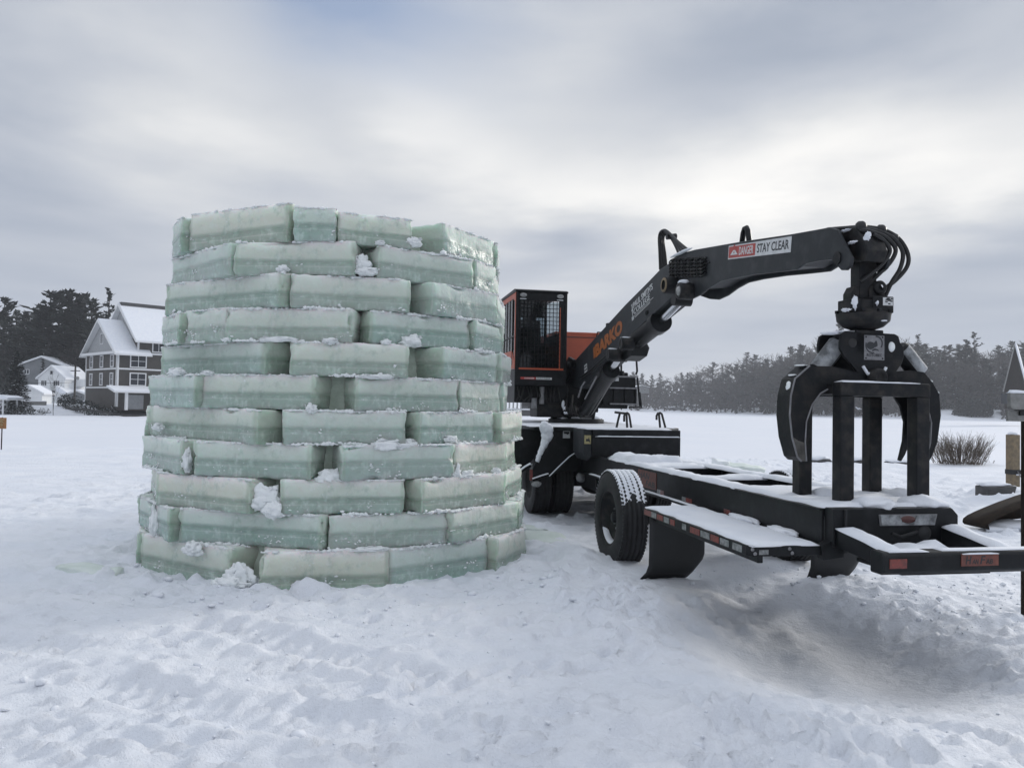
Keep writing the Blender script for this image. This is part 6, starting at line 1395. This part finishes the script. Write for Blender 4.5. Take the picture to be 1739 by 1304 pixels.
# ------------------------------------------------------------------ odds and ends on the near bank
for i, (px, py, w, lb) in enumerate(((1385, 779, .55, 'flat dark rock with snow on top at the lake edge left of the rack'), (1456, 781, .35, 'small dark rock at the lake edge seen between the rack posts'), (1532, 784, .62, 'dark rock under snow at the lake edge seen right of the far post'))):
    p = at(px, py, 25.6); m = MB(); m.lump((0, 0, .0), (w, .3, .13), i + 3, .35, 3); o = m.build('shore_rock', rock_m); o.location = (p.x, p.y, gz(p.x, p.y) + .0); tag(o, lb, 'rock')
    m = MB(); m.lump((-.02, 0, .10), (w * .92, .28, .09), i + 9, .3, 3); m.build('snow_cap', snow_m, o)
p = at(1720, 846, 15.2); z = gz(p.x, p.y); wp = empty('mooring_post', (p.x, p.y, z), R(12)); tag(wp, 'square tan timber post with a black strap standing in a snow drift', 'post')
m = MB(); H_ = at(1719, 738, 15.2).z - z; m.box(-.085, .085, -.085, .085, -.4, H_); m.build('timber', wood_m, wp, .008); m = MB(); m.lump((0, 0, H_ + .01), (.09, .09, .05), 4, .25, 2, flat=H_); m.build('snow_cap', snow_m, wp)
zs = at(1722, 801, 15.2).z - z; MB().box(-.092, .092, -.092, .092, zs - .045, zs + .045).build('strap', hose_m, wp); m = MB(); m.lump((.03, -.10, zs - .05), (.06, .02, .015), 2, .3, 2); m.build('snow_patch', snow_m, wp)
a = at(1714, 822, 15.15); b = at(1690, 840, 14.4); m = MB(); m.tube([a, a.lerp(b, .5) - Vector((0, 0, .05)), b], .010, 5); tag(m.build('mooring_cable', grey_m), 'thin slack cable running from the timber post to the dark tub', 'cable')
a = at(1728, 800, 15.1); b = at(1735, 822, 15.0); m = MB(); m.tube([a, a.lerp(b, .6) + Vector((.03, 0, .02)), b], .010, 5); tag(m.build('loose_cable', grey_m), 'short grey cable end hanging off the right side of the timber post', 'cable')
p = at(1690, 852, 14.5); z = gz(p.x, p.y); m = MB(); m.prism([(-.26, -.1), (.2, -.1), (.27, .14), (-.26, .11)], -.22, .2, 'y'); tb2 = m.build('sunken_tub', rock_m, None, .02); tb2.location = (p.x, p.y, z + .03); tag(tb2, 'dark tub half sunk in the snow below the timber post', 'tub'); s = MB(); s.lump((0, .04, .14), (.30, .22, .05), 3, .25, 3); s.build('snow_cover', snow_m, tb2)
# bent brown boards sticking out of the snow
p = at(1728, 890, 11.2); z = gz(p.x, p.y); bb = empty('bent_sled', (p.x, p.y, z), R(6)); tag(bb, 'dark brown curled board of an old sled rising from the snow at the right edge', 'sled')
def sheet(pts, y0, y1, th, name, mat):
    m = MB(); n = len(pts); up_s = [(a, b + th) for a, b in pts]; m.prism(pts + up_s[::-1], y0, y1, 'y', smooth=True); return m.build(name, mat, bb)
sheet([(-.52, .03), (-.55, .06), (-.54, .10), (-.48, .145), (-.36, .20), (-.2, .265), (0, .34), (.3, .44), (.6, .52)], -.12, .40, .016, 'curled_board', brown_m)
m = MB(); m.prism([(-.52, .035), (-.54, .08), (-.46, .15), (-.36, .195), (-.2, .262), (0, .336), (.3, .435), (.6, .515), (.6, .16), (.1, .11), (-.25, .085), (-.40, .05)], .30, .33, 'y'); m.build('side_board', brown_m, bb)
m = MB(); m.prism([(-.1, -.1), (.05, -.02), (.3, .10), (.6, .19), (.6, -.1)], -.2, -.16, 'y'); m.build('lower_board', brown_m, bb)
m = MB(); m.tube([(-.5, -.05, .03), (-.3, -.1, .01), (-.1, -.12, .005)], .05, 8); m.lump((.1, .1, .06), (.5, .25, .08), 4, .25, 3); m.build('snow_cover', snow_m, bb)
# post with a weathered box at the right picture edge
p = at(1741.5, 1035, 6.6); z = gz(p.x, p.y); bx_ = empty('sign_post', (p.x, p.y, z - .05), R(0)); tag(bx_, 'dark post carrying a weathered grey board box with snow on top at the right edge', 'post')
zt = at(1720, 657, 6.6).z - z; zb_ = at(1720, 685, 6.6).z - z; MB().box(-.022, .05, -.03, .03, -.2, zt - .02).build('post', brown_m, bx_, .004)
m = MB(); m.prism([(-.175, zb_ + .02), (-.155, zb_), (.2, zb_), (.2, zt), (-.18, zt)], -.08, -.032, 'y'); m.build('board_box', greywood_m, bx_, .004); MB().box(-.075, -.02, -.05, .03, zb_ - .05, zb_ - .002).build('bracket', hose_m, bx_)
snow_slab('snow_cap', bx_, -.185, .2, -.085, -.03, zt, .028, 3, .0, res=.02)
m = MB(); m.box(-.165, .1, -.025, .0, zb_ - .10, zb_ - .012); m.build('back_board', greywood_m, bx_)
# winter air
hz = MB().box(-660, 660, -60, 660, -4, 64).build('haze', snow_m)
hm = bpy.data.materials.new('winter_air'); hm.use_nodes = True; t = hm.node_tree; t.nodes.clear(); ou = nd(t, 'ShaderNodeOutputMaterial'); pv2 = nd(t, 'ShaderNodeVolumePrincipled', ins={'Density': .00037, 'Color': (.90, .92, .96, 1), 'Anisotropy': .2}); t.links.new(pv2.outputs[0], ou.inputs['Volume'])
hz.data.materials.clear(); hz.data.materials.append(hm); tag(hz, kind='stuff')
